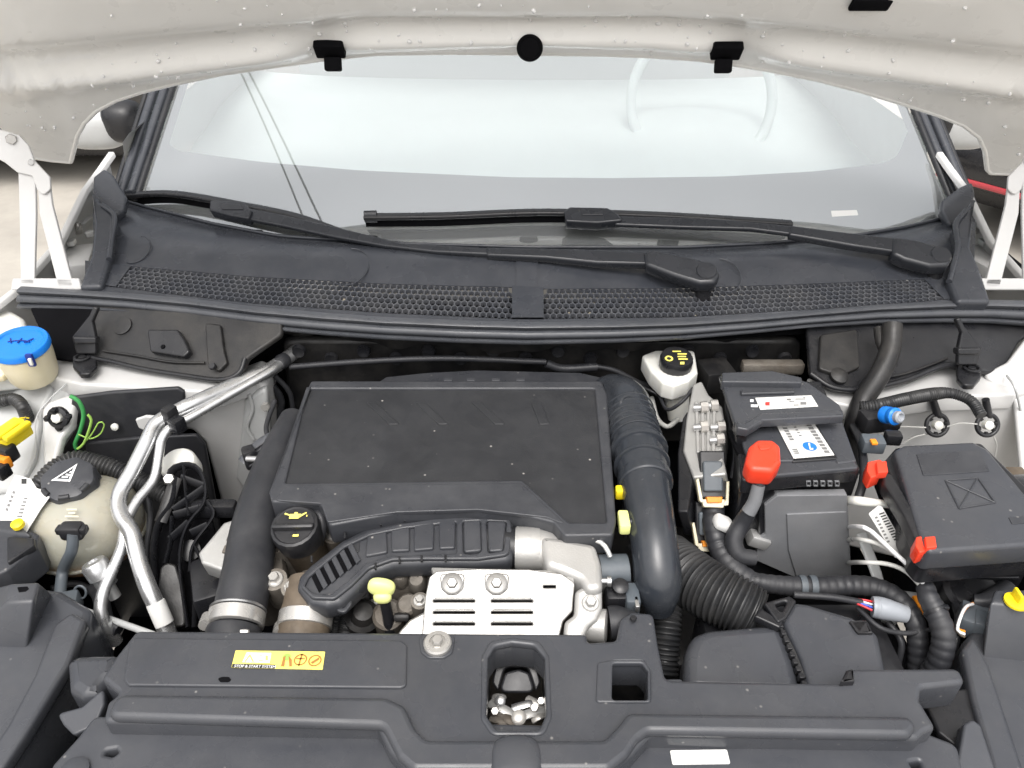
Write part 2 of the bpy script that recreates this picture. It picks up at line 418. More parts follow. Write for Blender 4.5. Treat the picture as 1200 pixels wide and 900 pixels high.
grid('cowl_end', lambda u, v: cowl_pt(1150 - (44 + 24 * (v - 1)) * u, v) + Vector((0, 0, .0015)), span(0, 1, 4), span(1, 2, 4), 'trim_plastic', cowl)
tube('cowl_rear_bead', [cowl_pt(u, 2.97) + Vector((0, 0, .003)) for u in span(120, 1130, 40)], [.003] * 41, 'trim_plastic', cowl, n=8, metres=True, step=.05)
tube('grille_bead', [cowl_pt(u, 2.0) + Vector((0, 0, .001)) for u in span(140, 1095, 40)], [.0016] * 41, 'trim_plastic', cowl, n=6, metres=True, step=.05)
# dark plenum below the grille
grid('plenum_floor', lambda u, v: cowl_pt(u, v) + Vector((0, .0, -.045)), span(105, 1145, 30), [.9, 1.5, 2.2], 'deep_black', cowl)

def honeycomb(x0, x1, nu, nv, slant0, slant1):
    bm = bmesh.new(); cache = {}
    dv = 1.0 / (nv - .5) ; 
    def pos(a, b):
        # a in 0..nu, b in 0..1 ; the ends slant
        L = x0 + slant0 * b; R = x1 + slant1 * b
        return cowl_pt(L + (R - L) * a / nu, 1 + max(0, min(1, b)))
    def vert(a, b, k=0):
        key = (round(a, 3), round(b, 3), k)
        if key not in cache:
            p = pos(min(max(a, 0), nu), b)
            if k: p = p + Vector((0, 0, -.006))
            cache[key] = bm.verts.new(p)
        return cache[key]
    for j in range(nv):
        for i in range(nu):
            ca = i + .5 + (.5 if j % 2 else 0); cb = (j + .5) / nv
            if ca > nu - .2: continue
            # hexagon: vertices in (a,b)
            hx = [(0, .667), (.5, .333), (.5, -.333), (0, -.667), (-.5, -.333), (-.5, .333)]
            outv = [vert(ca + x, min(1, max(0, cb + y / nv))) for x, y in hx]
            k = .83
            inn = [bm.verts.new(pos(ca + x * k, cb + y * k / nv)) for x, y in hx]
            low = [bm.verts.new(v.co + Vector((0, 0, -.007))) for v in inn]
            for q in range(6):
                r = (q + 1) % 6
                try: bm.faces.new((outv[q], outv[r], inn[r], inn[q]))
                except ValueError: pass
                bm.faces.new((inn[q], inn[r], low[r], low[q]))
    # rim
    return bm
bm = honeycomb(130, 600, 62, 6, 18, 0); from_bm('honeycomb_grille', bm, 'grille_plastic', cowl, False)
bm = honeycomb(637, 1114, 62, 6, 0, -26); from_bm('honeycomb_grille', bm, 'grille_plastic', cowl, False)
bm = bmesh.new()  # pale bits added below the grille as bright glints in its cells
for i in range(90):
    u = random.choice((random.uniform(150, 590), random.uniform(645, 1090), random.uniform(380, 440), random.uniform(690, 900))); p = cowl_pt(u, random.uniform(1.1, 1.9)) + Vector((0, 0, -random.uniform(.006, .014))); r = random.uniform(.0015, .0045)
    bmesh.ops.create_cone(bm, segments=5, cap_ends=True, radius1=r, radius2=r * .4, depth=r * .6, matrix=Matrix.Translation(p) @ Matrix.Rotation(random.uniform(0, 3), 4, 'Z'))
db = from_bm('cell_glint_bits', bm, 'cell_glint', cowl, False); db['kind'] = 'stuff'
grid('centre_rib', lambda u, v: cowl_pt(u, v) + Vector((0, 0, .004)), [600, 606, 612, 624, 631, 637], span(.9, 2.0, 8), 'trim_plastic', cowl)
grid('centre_rib', lambda u, v: cowl_pt(u, v) + Vector((0, 0, .003)), [605, 608, 627, 630], span(2.0, 2.6, 8), 'trim_plastic', cowl)
for px, py, r in ((160, 292, 15), (408, 312, 24), (848, 322, 20)):
    c = P(px, py, 1.062); rr = M(c, r)
    bm = bmesh.new()
    sweep(bm, [c + Vector((rr * cos(a), rr * 1.3 * sin(a), -.0005 + .012 * sin(a))) for a in span(-2.2, 1.6, 24)], lambda s, i: .0012, 6)
    from_bm('embossed_ring', bm, 'trim_plastic', cowl)

# ---- rubber seal along the front of the cowl
def seal_pt(px, t, top, bot, off=0):
    a = P(px, lerpf(top, px), 1.034); b = PY(px, lerpf(bot, px), a.y - .010)
    p = a.lerp(b, t)
    return p
prof = [(-.10, -.006), (0, .001), (.06, .0045), (.16, .006), (.24, .003), (.30, -.0015), (.36, .003), (.44, .0055), (.56, .0065), (.64, .006), (.70, .002), (.745, -.002), (.79, .003), (.86, .006), (.94, .0055), (1.0, .001), (1.03, -.012)]
bm = bmesh.new(); R = []
us = span(22, 1260, 150)
for u in us:
    row = []
    for t, o in prof:
        p = seal_pt(u, t, SEAL_TOP, SEAL_BOT); row.append(bm.verts.new(p + Vector((0, -o, o * .5))))
    R.append(row)
for a, b in zip(R, R[1:]):
    for i in range(len(prof) - 1): bm.faces.new((a[i], a[i + 1], b[i + 1], b[i]))
bm.faces.new(R[0]); bm.faces.new(R[-1][::-1])
seal = from_bm('bonnet_seal', bm, 'grey_rubber', car, True, 55)

# ---- windscreen, ruled surface rising 26 degrees from the cowl
SA = radians(26); SL = tan(SA)
def smooth_tab(tab, w_, step=10):
    xs = range(int(tab[0][0]) - 20, int(tab[-1][0]) + 21, step); ext = [(tab[0][0] - 400, tab[0][1] - 400 * (tab[1][1] - tab[0][1]) / (tab[1][0] - tab[0][0]))] + tab + [(tab[-1][0] + 400, tab[-1][1] + 400 * (tab[-1][1] - tab[-2][1]) / (tab[-1][0] - tab[-2][0]))]
    return [(x, sum(lerpf(ext, x + w_ * (k / 12)) * (1 - (k / 13) ** 2) for k in range(-12, 13)) / sum(1 - (k / 13) ** 2 for k in range(-12, 13))) for x in xs]
BASE = smooth_tab([(a, b - 5) for a, b in REAR], 110)
BASE = smooth_tab(BASE, 60)
def G(px, row, lift=0):
    x = min(max(px, 100), 1150)
    b = P(x, lerpf(BASE, x), 1.058); d = ray(px, row)
    bz, by = b.z, b.y
    t = (bz - CAM.z - by * SL) / (d.z - SL * d.y)
    p = CAM + d * t
    return p + Vector((0, -sin(SA), cos(SA))) * lift
def gl_left(row): return 166 + (228 - row) * .325
def gl_right(row): return 1112 - (240 - row) * .41
def glass_pt(u, v, lift=0):
    # v: 0 bottom .. 1 top ; follow slanted sides
    row = 240 - v * 330
    L, Rr = gl_left(row), gl_right(row); px = L + (Rr - L) * u
    base = lerpf(BASE, L + (Rr - L) * u)
    row = base + 8 + (-90 - base - 8) * v
    L, Rr = gl_left(row), gl_right(row); px = L + (Rr - L) * u
    return G(px, row, lift)
wind = grid('windscreen', glass_pt, span(0, 1, 100), span(0, 1, 24), 'windscreen_glass', car)
FR = [(150, 150), (176, 158), (190, 174), (300, 188), (420, 198), (600, 206), (720, 207), (850, 205), (960, 199), (1040, 190), (1066, 182), (1075, 165), (1100, 140)]
FR = smooth_tab(FR, 14, 4)
def frit_pt(u, v):
    px = gl_left(210) + (gl_right(210) - gl_left(210)) * u
    b = lerpf(BASE, px) + 8; e = lerpf(FR, px); row = b + (e - b) * v
    L, Rr = gl_left(row), gl_right(row); px = L + (Rr - L) * u
    return G(px, row, -.004)
fritb = grid('black_border', frit_pt, span(0, 1, 140), span(0, 1, 8), 'frit', wind)
for sgn, f in ((0, gl_left), (1, gl_right)):
    def side(u, v):
        row = 190 - v * 270; w_ = 12 * (1 - .3 * v); e = f(row)
        return G(e + (u * w_ if sgn == 0 else -u * w_), row, -.004)
    grid('black_border', side, [0, .5, 1], span(0, 1, 16), 'frit', wind)
# small sticker behind the glass
pl_st = plane3(G(950, 250), G(1030, 250), G(990, 230))
st = plate('chassis_number_slip', [(974, 247), (1004, 246), (1006, 252), (975, 254)], pl_st, .0008, 'paper', wind, fil=.001, bev=.0002, lift=.0015)

# ---- windscreen pillars with their rubber trims
def strip(name, pxs, m, parent, rpx, lift, n=8, ell=(1, 1)):
    return tube(name, [G(x, y, lift) for x, y in pxs], [rpx * .0016] * len(pxs), m, parent, n=n, metres=True, ell=ell, step=.02)
rows = [236, 200, 160, 120, 80, 30, -30, -90]
pil = strip('pillar_trim', [(gl_left(r) - 3, r) for r in rows], 'black_plastic', car, 4.0, .004)
strip('pillar_seal', [(gl_left(r) - 13, r) for r in rows], 'trim_plastic', pil, 6.5, -.002)
strip('pillar_seal', [(gl_left(r) - 26, r) for r in rows], 'trim_plastic', pil, 6.5, -.004)
strip('pillar_edge', [(gl_left(r) - 37, r) for r in rows], 'black_plastic', pil, 4, -.012)
pir = strip('pillar_trim', [(gl_right(r) + 3, r) for r in rows], 'black_plastic', car, 4.0, .004)
strip('pillar_seal', [(gl_right(r) + 12, r) for r in rows], 'trim_plastic', pir, 6, -.002)
strip('pillar_seal', [(gl_right(r) + 25, r) for r in rows], 'trim_plastic', pir, 6.5, -.004)
strip('pillar_edge', [(gl_right(r) + 35, r) for r in rows], 'black_plastic', pir, 4, -.012)
# scuttle corner caps where pillar meets wing
def corner(up, low, za, zb, sgn):
    pa = tilt(za, up[3][1], .35)
    c_ = plate('scuttle_corner', up, pa, .018, 'trim_plastic', car, fil=.006, bev=.005)
    pb_ = tilt(zb, low[4][1], .30)
    plate('corner_lower', low, pb_, .03, 'trim_plastic', c_, fil=.008, bev=.006)
    tube('corner_crease', [on(pb_, x, y, .001) for x, y in (low[1], low[2], low[3], low[4])], [.005] * 4, 'trim_plastic', c_, metres=True, n=8)
corner([(109, 207), (122, 197), (132, 204), (148, 230), (144, 246), (133, 255), (118, 240), (108, 224)], [(107, 222), (120, 240), (134, 253), (131, 280), (128, 304), (119, 336), (92, 337), (106, 300), (110, 262)], 1.10, 1.06, -1)
corner([(1140, 212), (1126, 218), (1104, 234), (1103, 246), (1112, 262), (1121, 264), (1140, 240), (1143, 226)], [(1143, 228), (1132, 246), (1120, 263), (1122, 292), (1112, 330), (1122, 354), (1162, 354), (1150, 318), (1138, 290)], 1.09, 1.055, 1)

# ---- roof and inner cabin seen faintly through the glass
top = [glass_pt(u, 1) for u in span(0, 1, 12)]
vs_, fs = [], []
for k, dy in enumerate((0, .35, 1.2, 2.0)):
    for p in top: vs_.append(p + Vector((0, dy, .03 + (.05, .09, .1, .06)[k] - .05)))
for k in range(3):
    for i in range(12): a = k * 13 + i; fs.append((a, a + 1, a + 14, a + 13))
pyd('roof', vs_, fs, 'white_paint', car)
def dash_pt(u, v):
    p = glass_pt(.02 + .96 * u, 0); q = p + Vector((0, .02, -.03))
    hump = .05 * math.exp(-((u - .72) / .10) ** 2) * smooth(.25, .5, v) * (1 - smooth(.6, .8, v))
    return q + Vector(((u - .5) * .5 * v, v * 1.25 - .04, .02 * v - .02 + .03 * smooth(.5, .7, v) + hump))
grid('dashboard', dash_pt, span(0, 1, 40), span(0, 1, 30), 'interior_pale', car)
c = PY(822, 118, 2.02); bm = bmesh.new()
ax = Vector((0, -.9, .45)).normalized(); ux = Vector((1, 0, 0)); uy = ax.cross(ux)
sweep(bm, [c + (ux * cos(a) + uy * sin(a)) * .18 for a in span(0, 2 * pi, 40)], lambda s, i: .013, 10, cap=False)
sw = from_bm('steering_wheel', bm, 'interior_pale', car)
box('cabin_lining', Vector((.01, 2.75, 1.15)), (1.46, .04, .90), 'interior', car, bev=.02)

# ---- bonnet: crowned sheet standing open at fifty degrees, pixel outline of its rear edge
HS = 1.19
def hood_hit(px, row):
    d = ray(px, row)
    # z = 1.356 + (1.42-y)*HS - .21 x^2
    A = .21 * d.x ** 2; B = d.z + HS * d.y; Cc = CAM.z - 1.356 - 1.42 * HS
    if abs(A) < 1e-9: t = -Cc / B
    else:
        D = B * B - 4 * A * Cc
        t = (-B + sqrt(max(D, 0))) / (2 * A)
    return CAM + d * t
EDGE = [(-150, 20), (-60, 90), (0, 146), (22, 170), (40, 186), (60, 189), (82, 191), (86, 176), (90, 160), (98, 145), (112, 131), (135, 119), (165, 109), (200, 100), (260, 87), (320, 78), (385, 70), (440, 64), (530, 63), (620, 64), (700, 65), (760, 67), (820, 71), (855, 76), (900, 83), (960, 95), (1010, 108), (1050, 120), (1100, 136), (1130, 148), (1148, 162), (1155, 178), (1158, 200), (1162, 204), (1200, 205), (1225, 190), (1260, 150), (1350, 60)]
NRM = Vector((0, -sin(radians(50)), -cos(radians(50))))
RIDGE = [(-150, 120), (30, 104), (110, 91), (200, 77), (330, 60), (440, 46), (530, 43), (620, 41), (760, 44), (860, 54), (950, 68), (1050, 84), (1130, 98), (1200, 108), (1350, 125)]
def v_at_row(E, row):
    lo, hi = 0, .6
    for _ in range(24):
        m_ = (lo + hi) / 2; y = E.y - m_ * cos(radians(50)); z = 1.356 + (1.42 - y) * HS - .21 * E.x ** 2
        if project(Vector((E.x, y, z)))[1] > row: lo = m_
        else: hi = m_
    return lo
def hood_h(px, v, vc):
    # rim, lip, bright rounded rib, groove, flat panel with pressed swages
    k = 1 - .9 * math.exp(-((px - 383) / 34) ** 2) - .9 * math.exp(-((px - 862) / 34) ** 2)
    k *= smooth(10, 80, px) * (1 - smooth(1150, 1225, px))
    far = abs(px - 620) / 580; s1 = .016 + .012 * far
    h = .020 * k * math.exp(-((v - vc) / s1) ** 2)
    h += .016 * smooth(vc + s1 * 1.8, vc + s1 * 4.0, v) - .006 * math.exp(-((v - vc - 2.2 * s1) / s1) ** 2) * k
    h -= .012 * smooth(vc + .17, vc + .20, v) * (1 - smooth(.50, .54, v)) * (smooth(700, 760, px) * (1 - smooth(1000, 1060, px)) + (1 - smooth(470, 530, px)) * smooth(180, 240, px))
    return h
hcols = sorted(set(span(-150, 1350, 130) + [a for a, b in EDGE] + span(78, 102, 8) + span(1144, 1166, 8)))
NV = 70
HP = []; VC = {}
for px in hcols:
    e = lerpf(EDGE, px); E = hood_hit(px, e); colp = []; vc = v_at_row(E, lerpf(RIDGE, px)); VC[px] = vc
    for k in range(NV + 1):
        f = (k / NV) ** 1.9; v = f * .95
        # go up the sheet at constant x
        y = E.y - v * cos(radians(50)); z = 1.356 + (1.42 - y) * HS - .21 * E.x ** 2
        colp.append(Vector((E.x, y, z)) + NRM * hood_h(px, v, vc))
    HP.append(colp)
hood = thing('bonnet', 'raised pale beige-white bonnet with water drops on its underside', 'bonnet', (0, 1.42, 1.3))
bm = bmesh.new(); R = [[bm.verts.new(p) for p in c] for c in HP]
for a, b in zip(R, R[1:]):
    for i in range(NV): bm.faces.new((a[i], a[i + 1], b[i + 1], b[i]))
inner = from_bm('inner_panel', bm, 'hood_paint', hood, True, 70)
bm = bmesh.new(); R = [[bm.verts.new(p - NRM * (.012 + hood_h(px, .95 * (k / NV) ** 1.9, VC[px])) ) for k, p in enumerate(c)] for px, c in zip(hcols, HP)]
for a, b in zip(R, R[1:]):
    for i in range(NV): bm.faces.new((a[i], a[i + 1], b[i + 1], b[i]))
from_bm('outer_skin', bm, 'white_paint', hood, True, 70)
# folded hem round the edge
tube('hem', [c[0] - NRM * .004 for px, c in zip(hcols, HP) if 36 <= px <= 1212], [.0055] * len([1 for px in hcols if 36 <= px <= 1212]), 'hood_paint', hood, n=8, metres=True, step=.01)
def hood_pt(px, row, lift=.002):
    return hood_hit(px, row) + NRM * lift
def hood_near(px, row):
    """point of the real pressed surface seen closest to the pixel"""
    d = ray(px, row).normalized(); best = None
    for c in HP:
        for p in c:
            q = p - CAM; dist = (q - d * q.dot(d)).length / q.length
            if best is None or dist < best[0]: best = (dist, p)
    return best[1]
# oval drain hole with dark plug, slot, two rubber stops
hp = hood_near(620, 54); q = Vector((0, 0, 1)).rotation_difference(NRM)
lathe('plug', [(.021, -.004), (.022, .0012), (.018, .0014), (.017, -.001)], hp + Vector((0, -.034, .004)), 'deep_black', hood, Vector((0, -.97, -.05)), 32)
hp = hood_near(1020, 3); box('slot_plug', hp + NRM * .002, (.060, .022, .008), 'deep_black', hood, Matrix.Rotation(radians(-50), 3, 'X'), .004)
for px, py in ((386, 56), (856, 58)):
    hp = hood_near(px, py)
    s = box('rubber_stop', hp + NRM * .008 + Vector((0, 0, .004)), (.050, .030, .016), 'deep_black', hood, Matrix.Rotation(radians(-50), 3, 'X'), .003)
    box('stop_foot', hp + NRM * .012 + Vector((.004 if px < 600 else -.004, -.004, -.016)), (.028, .016, .022), 'deep_black', s, Matrix.Rotation(radians(-20), 3, 'X'), .003)
# water drops
bm = bmesh.new()
for i in range(130):
    px = random.uniform(5, 1195)
    e = lerpf(EDGE, px)
    row = random.choice((e - random.uniform(30, 60), e - random.uniform(30, 60), random.uniform(0, max(2, e - 6)), e - random.uniform(4, 20)))
    if row < 0: row = random.uniform(0, 40)
    if row > e - 4: continue
    p = hood_near(px, row); r = random.choice((.0014, .0018, .0024, .0032)) * random.uniform(.8, 1.2)
    mtx = Matrix.Translation(p + NRM * r * .35) @ Matrix.Rotation(random.uniform(0, 3), 4, 'Y') @ Matrix.Diagonal((r * random.uniform(.9, 1.5), r, r * .9, 1))
    bmesh.ops.create_icosphere(bm, subdivisions=2, radius=1, matrix=mtx)
dr = from_bm('water_drops', bm, 'water_drop', hood, True, 80); dr['kind'] = 'stuff'

# ---- bonnet hinges
def hinge(side):
    if side < 0: f = lambda x: x
    else: f = lambda x: 1240 - x
    t = bpy.data.objects.new('bonnet_hinge', None); col.objects.link(t); t.parent = car
    WL[t] = P(f(50), 335, 1.03); t.location = WL[t] - WL[car]; t.empty_display_size = .02
    a, b, c_ = P(f(20), 335, 1.035), P(f(85), 335, 1.035), PY(f(20), 165, 1.30)
    pl = plane3(a, b, c_)
    pl2 = (pl[0] + pl[3] * .006,) + pl[1:]
    plate('upper_arm', [(f(x), y) for x, y in [(-40, 130), (-5, 150), (22, 158), (33, 170), (40, 188), (58, 207), (59, 222), (50, 229), (43, 222), (38, 206), (20, 202), (5, 190), (-15, 180), (-40, 172)]], pl2, .005, 'white_paint', t, fil=.008, bev=.0015)
    p = on(pl2, f(13), 163); hexbolt('hinge_bolt', p, .009, t, -ray(f(13), 163), 'zinc', False)
    p = on(pl2, f(36), 190); hexbolt('hinge_bolt', p, .0055, t, -ray(f(36), 190), 'white_paint', False)
    plate('long_link', [(f(x), y) for x, y in [(21, 198), (41, 204), (42, 250), (40, 336), (24, 336), (23, 270)]], pl, .006, 'white_paint', t, fil=.006, bev=.0015)
    plate('short_link', [(f(x), y) for x, y in [(44, 214), (58, 216), (61, 240), (86, 336), (68, 336), (46, 250)]], pl, .006, 'white_paint', t, fil=.005, bev=.0015)
    plate('hinge_foot', [(f(x), y) for x, y in [(14, 326), (92, 326), (96, 340), (12, 340)]], pl, .012, 'white_paint', t, fil=.004)
    return t
hinge(-1)
hinge(1)

# ---- wings (fender edge), mirrors, wing-top brackets
def wing(side):
    f = (lambda x: x) if side < 0 else (lambda x: 1232 - x)
    s = side
    edge = [P(f(132), 178, 1.14), P(f(118), 198, 1.12), P(f(100), 222, 1.10), P(f(72), 280, 1.06), P(f(20), 338, 1.02), P(f(-60), 400, .98), P(f(-220), 560, .93)]
    vs_, fs = [], []
    for p in edge:
        for dx, dz in ((.0035, -.010), (.003, -.002), (.001, .0), (-.008, 0), (-.012, -.008), (-.02, -.12), (-.03, -.4), (-.03, -.75)):
            vs_.append(p + Vector((-s * dx, 0, dz)))
    k = 8
    for i in range(len(edge) - 1):
        for j in range(k - 1): a = i * k + j; fs.append((a, a + 1, a + 1 + k, a + k))
    return pyd('wing', vs_, fs, 'white_paint', car, True, 50)
wing(-1); wing(1)
def door(side):
    f = (lambda x: x) if side < 0 else (lambda x: 1232 - x)
    e = P(f(150), 150, 1.17); s = side; vs_, fs = [], []
    for y in (e.y, e.y + 1.0, e.y + 2.0):
        for dx, z in ((.0, 1.16), (.02, 1.14), (.06, .9), (.07, .5), (.05, .28)): vs_.append(Vector((e.x + s * dx, y, z)))
    for i in range(2):
        for j in range(4): a = i * 5 + j; fs.append((a, a + 1, a + 6, a + 5))
    pyd('door', vs_, fs, 'white_paint', car)
door(-1); door(1)
def mirror(side):
    f = (lambda x: x) if side < 0 else (lambda x: 1238 - x)
    c = PY(f(112), 148, 1.95); s = side
    sh = blob('door_mirror', c, (.085, .06, .052), 'grey_and_shade_paint', car, e=2.8)  # white housing, its shade put into the grey colour
    blob('mirror_base', PY(f(146), 142, 1.94), (.050, .05, .05), 'black_plastic', sh, e=2.6)
    box('mirror_arm', PY(f(136), 152, 1.92), (.09, .04, .03), 'black_plastic', sh, bev=.01)
mirror(-1); mirror(1)
def wing_bracket(side):
    f = (lambda x: x) if side < 0 else (lambda x: 1236 - x)
    a = box('wing_bracket', P(f(98), 262, 1.03), (.022, .05, .03), 'white_paint', car, Matrix.Rotation(.4, 3, 'Y'))
    for dx, dy, sx in ((-10, 10, .012), (4, -16, .02), (-6, -4, .016), (8, 12, .018), (-14, 22, .02)):
        box('bracket_tab', P(f(98 + dx), 262 + dy, 1.035), (sx, .012, .010), 'aluminium' if dx < 0 else 'white_paint', a, Matrix.Rotation(dx * .1, 3, 'Z'), .002)
    lathe('bracket_stud', [(.006, 0), (.006, .02), (.003, .024)], P(f(93), 272, 1.04), 'zinc', a, (.3, -.3, 1), 12)
    box('wing_gusset', P(f(92), 312, 1.0), (.06, .10, .05), 'white_paint', car, Matrix.Rotation(.3, 3, 'Z'), .008)
    box('recess_shade', P(f(86), 300, .95), (.10, .20, .02), 'deep_black', a)  # black slab painted as the shade in the wing recess
wing_bracket(-1); wing_bracket(1)

# ---- wipers
def wiper(label, conn, blade, arm, cover, root, cap, lay):
    t = thing('wiper', label, 'wiper', on(flat(1.06), cap[0], cap[1]), 'windscreen wipers')
    pts = [lay(x, y) for x, y in blade]
    b = tube('blade', pts, [.0075] * len(pts), 'black_plastic', t, n=14, metres=True, ell=(.7, 1.3), step=.012, sq=.7)
    pts2 = [p + Vector((0, .004, -.014)) for p in pts]
    tube('rubber_lip', pts2, [.0035] * len(pts), 'deep_black', b, n=8, metres=True, ell=(2.2, .6), step=.012)
    tube('end_cap', pts[:2][:1] + [pts[0].lerp(pts[1], .16)], [.0085, .0088], 'wiper_plastic', b, n=10, metres=True, ell=(1.35, .8))
    A = lay(*arm[0]) + Vector((0, -.004, .020)); B = lay(*cap) + Vector((0, -.006, .024))
    pla = plane3(A, B, A + Vector((0, .87, .42)))
    plate('arm', arm, pla, .010, 'wiper_plastic', t, fil=.003, bev=.003)
    plate('arm_bar', cover, pla, .016, 'wiper_plastic', t, fil=.003, bev=.004, lift=.002)
    plate('arm_cover', root, pla, .026, 'wiper_plastic', t, fil=.010, bev=.006, lift=.006)
    lathe('pivot_cap', [(.0165, -.030), (.0165, -.0005), (.015, .0015), (.004, .002)], on(pla, cap[0], cap[1], .007), 'wiper_plastic', t, pla[3], 32)
    lathe('pivot_boss', [(.013, -.05), (.013, -.012)], on(pla, cap[0], cap[1], 0), 'black_plastic', t, (0, 0, 1), 28)
    cn = plate('connector', conn, pla, .022, 'wiper_plastic', t, fil=.004, bev=.003, lift=.006)
    cxm = sum(x for x, y in conn) / len(conn); cym = sum(y for x, y in conn) / len(conn)
    plate('release_tab', [(cxm - 14, cym - 7), (cxm + 10, cym - 6), (cxm + 14, cym), (cxm - 12, cym)], pla, .004, 'wiper_plastic', cn, lift=.008, fil=.002, bev=.001)
    return t
def lay(x, y):
    """on the glass above its foot, on the cowl below it"""
    r = lerpf(BASE, x)
    if y < r - 4: return G(x, y, .026)
    p = P(x, y, 1.074); return p
wiper('long wiper with its pivot cap on the middle of the cowl', [(246, 234), (285, 236), (295, 246), (291, 256), (268, 252), (245, 246)], [(150, 229), (210, 238), (290, 252), (350, 265), (410, 276), (440, 281)],
      [(285, 242), (330, 251), (400, 267), (470, 284), (572, 290), (572, 298), (510, 295), (450, 288), (390, 277), (330, 264), (288, 256)],
      [(569, 289), (680, 291), (756, 295), (758, 309), (700, 308), (640, 302), (570, 299)], [(755, 295), (765, 291), (820, 303), (838, 311), (844, 321), (838, 331), (820, 332), (790, 323), (756, 310)], (828, 317), lay)
wiper('long wiper with its pivot cap at the end of the cowl by the white tower', [(661, 247), (668, 242), (712, 243), (724, 250), (730, 258), (700, 261), (663, 259)], [(430, 265), (520, 264), (620, 260), (700, 261), (800, 265), (922, 273)],
      [(712, 252), (840, 256), (926, 264), (926, 274), (880, 268), (800, 266), (722, 263)],
      [(924, 263), (985, 271), (1050, 278), (1050, 295), (1000, 288), (960, 281), (925, 275)], [(1047, 276), (1075, 280), (1105, 289), (1118, 300), (1112, 311), (1090, 312), (1060, 304), (1046, 297)], (1103, 298), lay)

# ================================================================ parked cars behind, overhead cables
def parked_car(label, loc, paint, stripe, yaw=0):
    t = thing('parked_car', label, 'car', loc, 'cars parked behind'); L0 = Vector(loc)
    st = [(0, .62, .42, .60), (.06, .80, .30, .78), (.25, .86, .22, .92), (1.0, .88, .20, .98), (1.3, .88, .20, 1.02), (3.3, .88, .20, 1.04), (4.0, .86, .22, 1.0), (4.25, .78, .32, .9), (4.3, .6, .45, .7)]
    bm = bmesh.new(); R = []
    for y, hw, z0, z1 in st:
        ring = []
        for k in range(24):
            a = 2 * pi * k / 24; c_, s_ = cos(a), sin(a)
            ring.append(bm.verts.new(L0 + Vector((math.copysign(abs(c_) ** .45, c_) * hw, y, (z0 + z1) / 2 + math.copysign(abs(s_) ** .5, s_) * (z1 - z0) / 2))))
        R.append(ring)
    for a, b in zip(R, R[1:]):
        for k in range(24): bm.faces.new((a[k], a[(k + 1) % 24], b[(k + 1) % 24], b[k]))
    bm.faces.new(R[0][::-1]); bm.faces.new(R[-1]); from_bm('body', bm, paint, t, True, 50)
    gh = blob('glasshouse', L0 + Vector((0, 2.3, 1.02)), (.74, 1.55, .48), 'car_black', t, e=2.8)
    blob('roof', L0 + Vector((0, 2.35, 1.40)), (.62, 1.05, .12), paint, gh, e=2.8)
    for sx in (-1, 1):
        for y in (.85, 3.45):
            w_ = lathe('wheel', [(.20, -.1), (.30, -.1), (.33, -.06), (.33, .06), (.30, .1), (.20, .1)], L0 + Vector((sx * .80, y, .33)), 'tyre', t, (1, 0, 0), 28)
            lathe('rim', [(.20, -.102), (.10, -.09), (.03, -.104)], L0 + Vector((sx * .80, y, .33)), 'steel', w_, (-sx, 0, 0), 20)
    box('underbody_shade', L0 + Vector((0, 2.1, .20)), (1.5, 3.9, .16), 'car_black', t, None, .03)  # black box added to deepen the shade under the car
    t.rotation_euler.z = yaw
    box('bumper', L0 + Vector((0, -.02, .36)), (1.5, .14, .20), 'car_black', t, None, .05)
    if stripe:
        box('red_stripe', L0 + Vector((0, -.085, .30)), (1.46, .03, .030), 'tail_red', t, None, .012)
        box('number_plate', L0 + Vector((.0, -.10, .62)), (.52, .02, .11), 'car_white', t, None, .005)
    return t
parked_car('black car with a red stripe along its bumper, parked past the right pillar', (2.66, 3.27, 0), 'car_black', True, radians(-50.7))
parked_car('plain black car parked past the washer filler side', (-3.0, 4.40, 0), 'car_black', False)
def refl(px, row):
    p = G(px, row); a = G(px + 4, row) - p; b = G(px, row - 4) - p; n = a.cross(b).normalized()
    if n.z < 0: n = -n
    d = ray(px, row).normalized(); return p, d - n * 2 * d.dot(n)
def sky_pt(px, row, z):
    p, r = refl(px, row); return p + r * ((z - p.z) / r.z)
for k, ((a, b), lab) in enumerate(((((284, 90), (354, 253)), 'thin overhead cable mirrored in the windscreen, the one nearer the pillar'), (((294, 90), (372, 253)), 'thin overhead cable mirrored in the windscreen, the one nearer the wiper pivots'))):
    A = sky_pt(*a, 7.0); B = sky_pt(*b, 7.0); d = (B - A)
    A2 = A - d * 2.0; B2 = B + d * 2.5
    tag(tube('overhead_cable', [A2, A, B, B2], [.018] * 4, 'cable_black', None, metres=True, n=8, step=1), lab, 'cable', 'overhead cables')

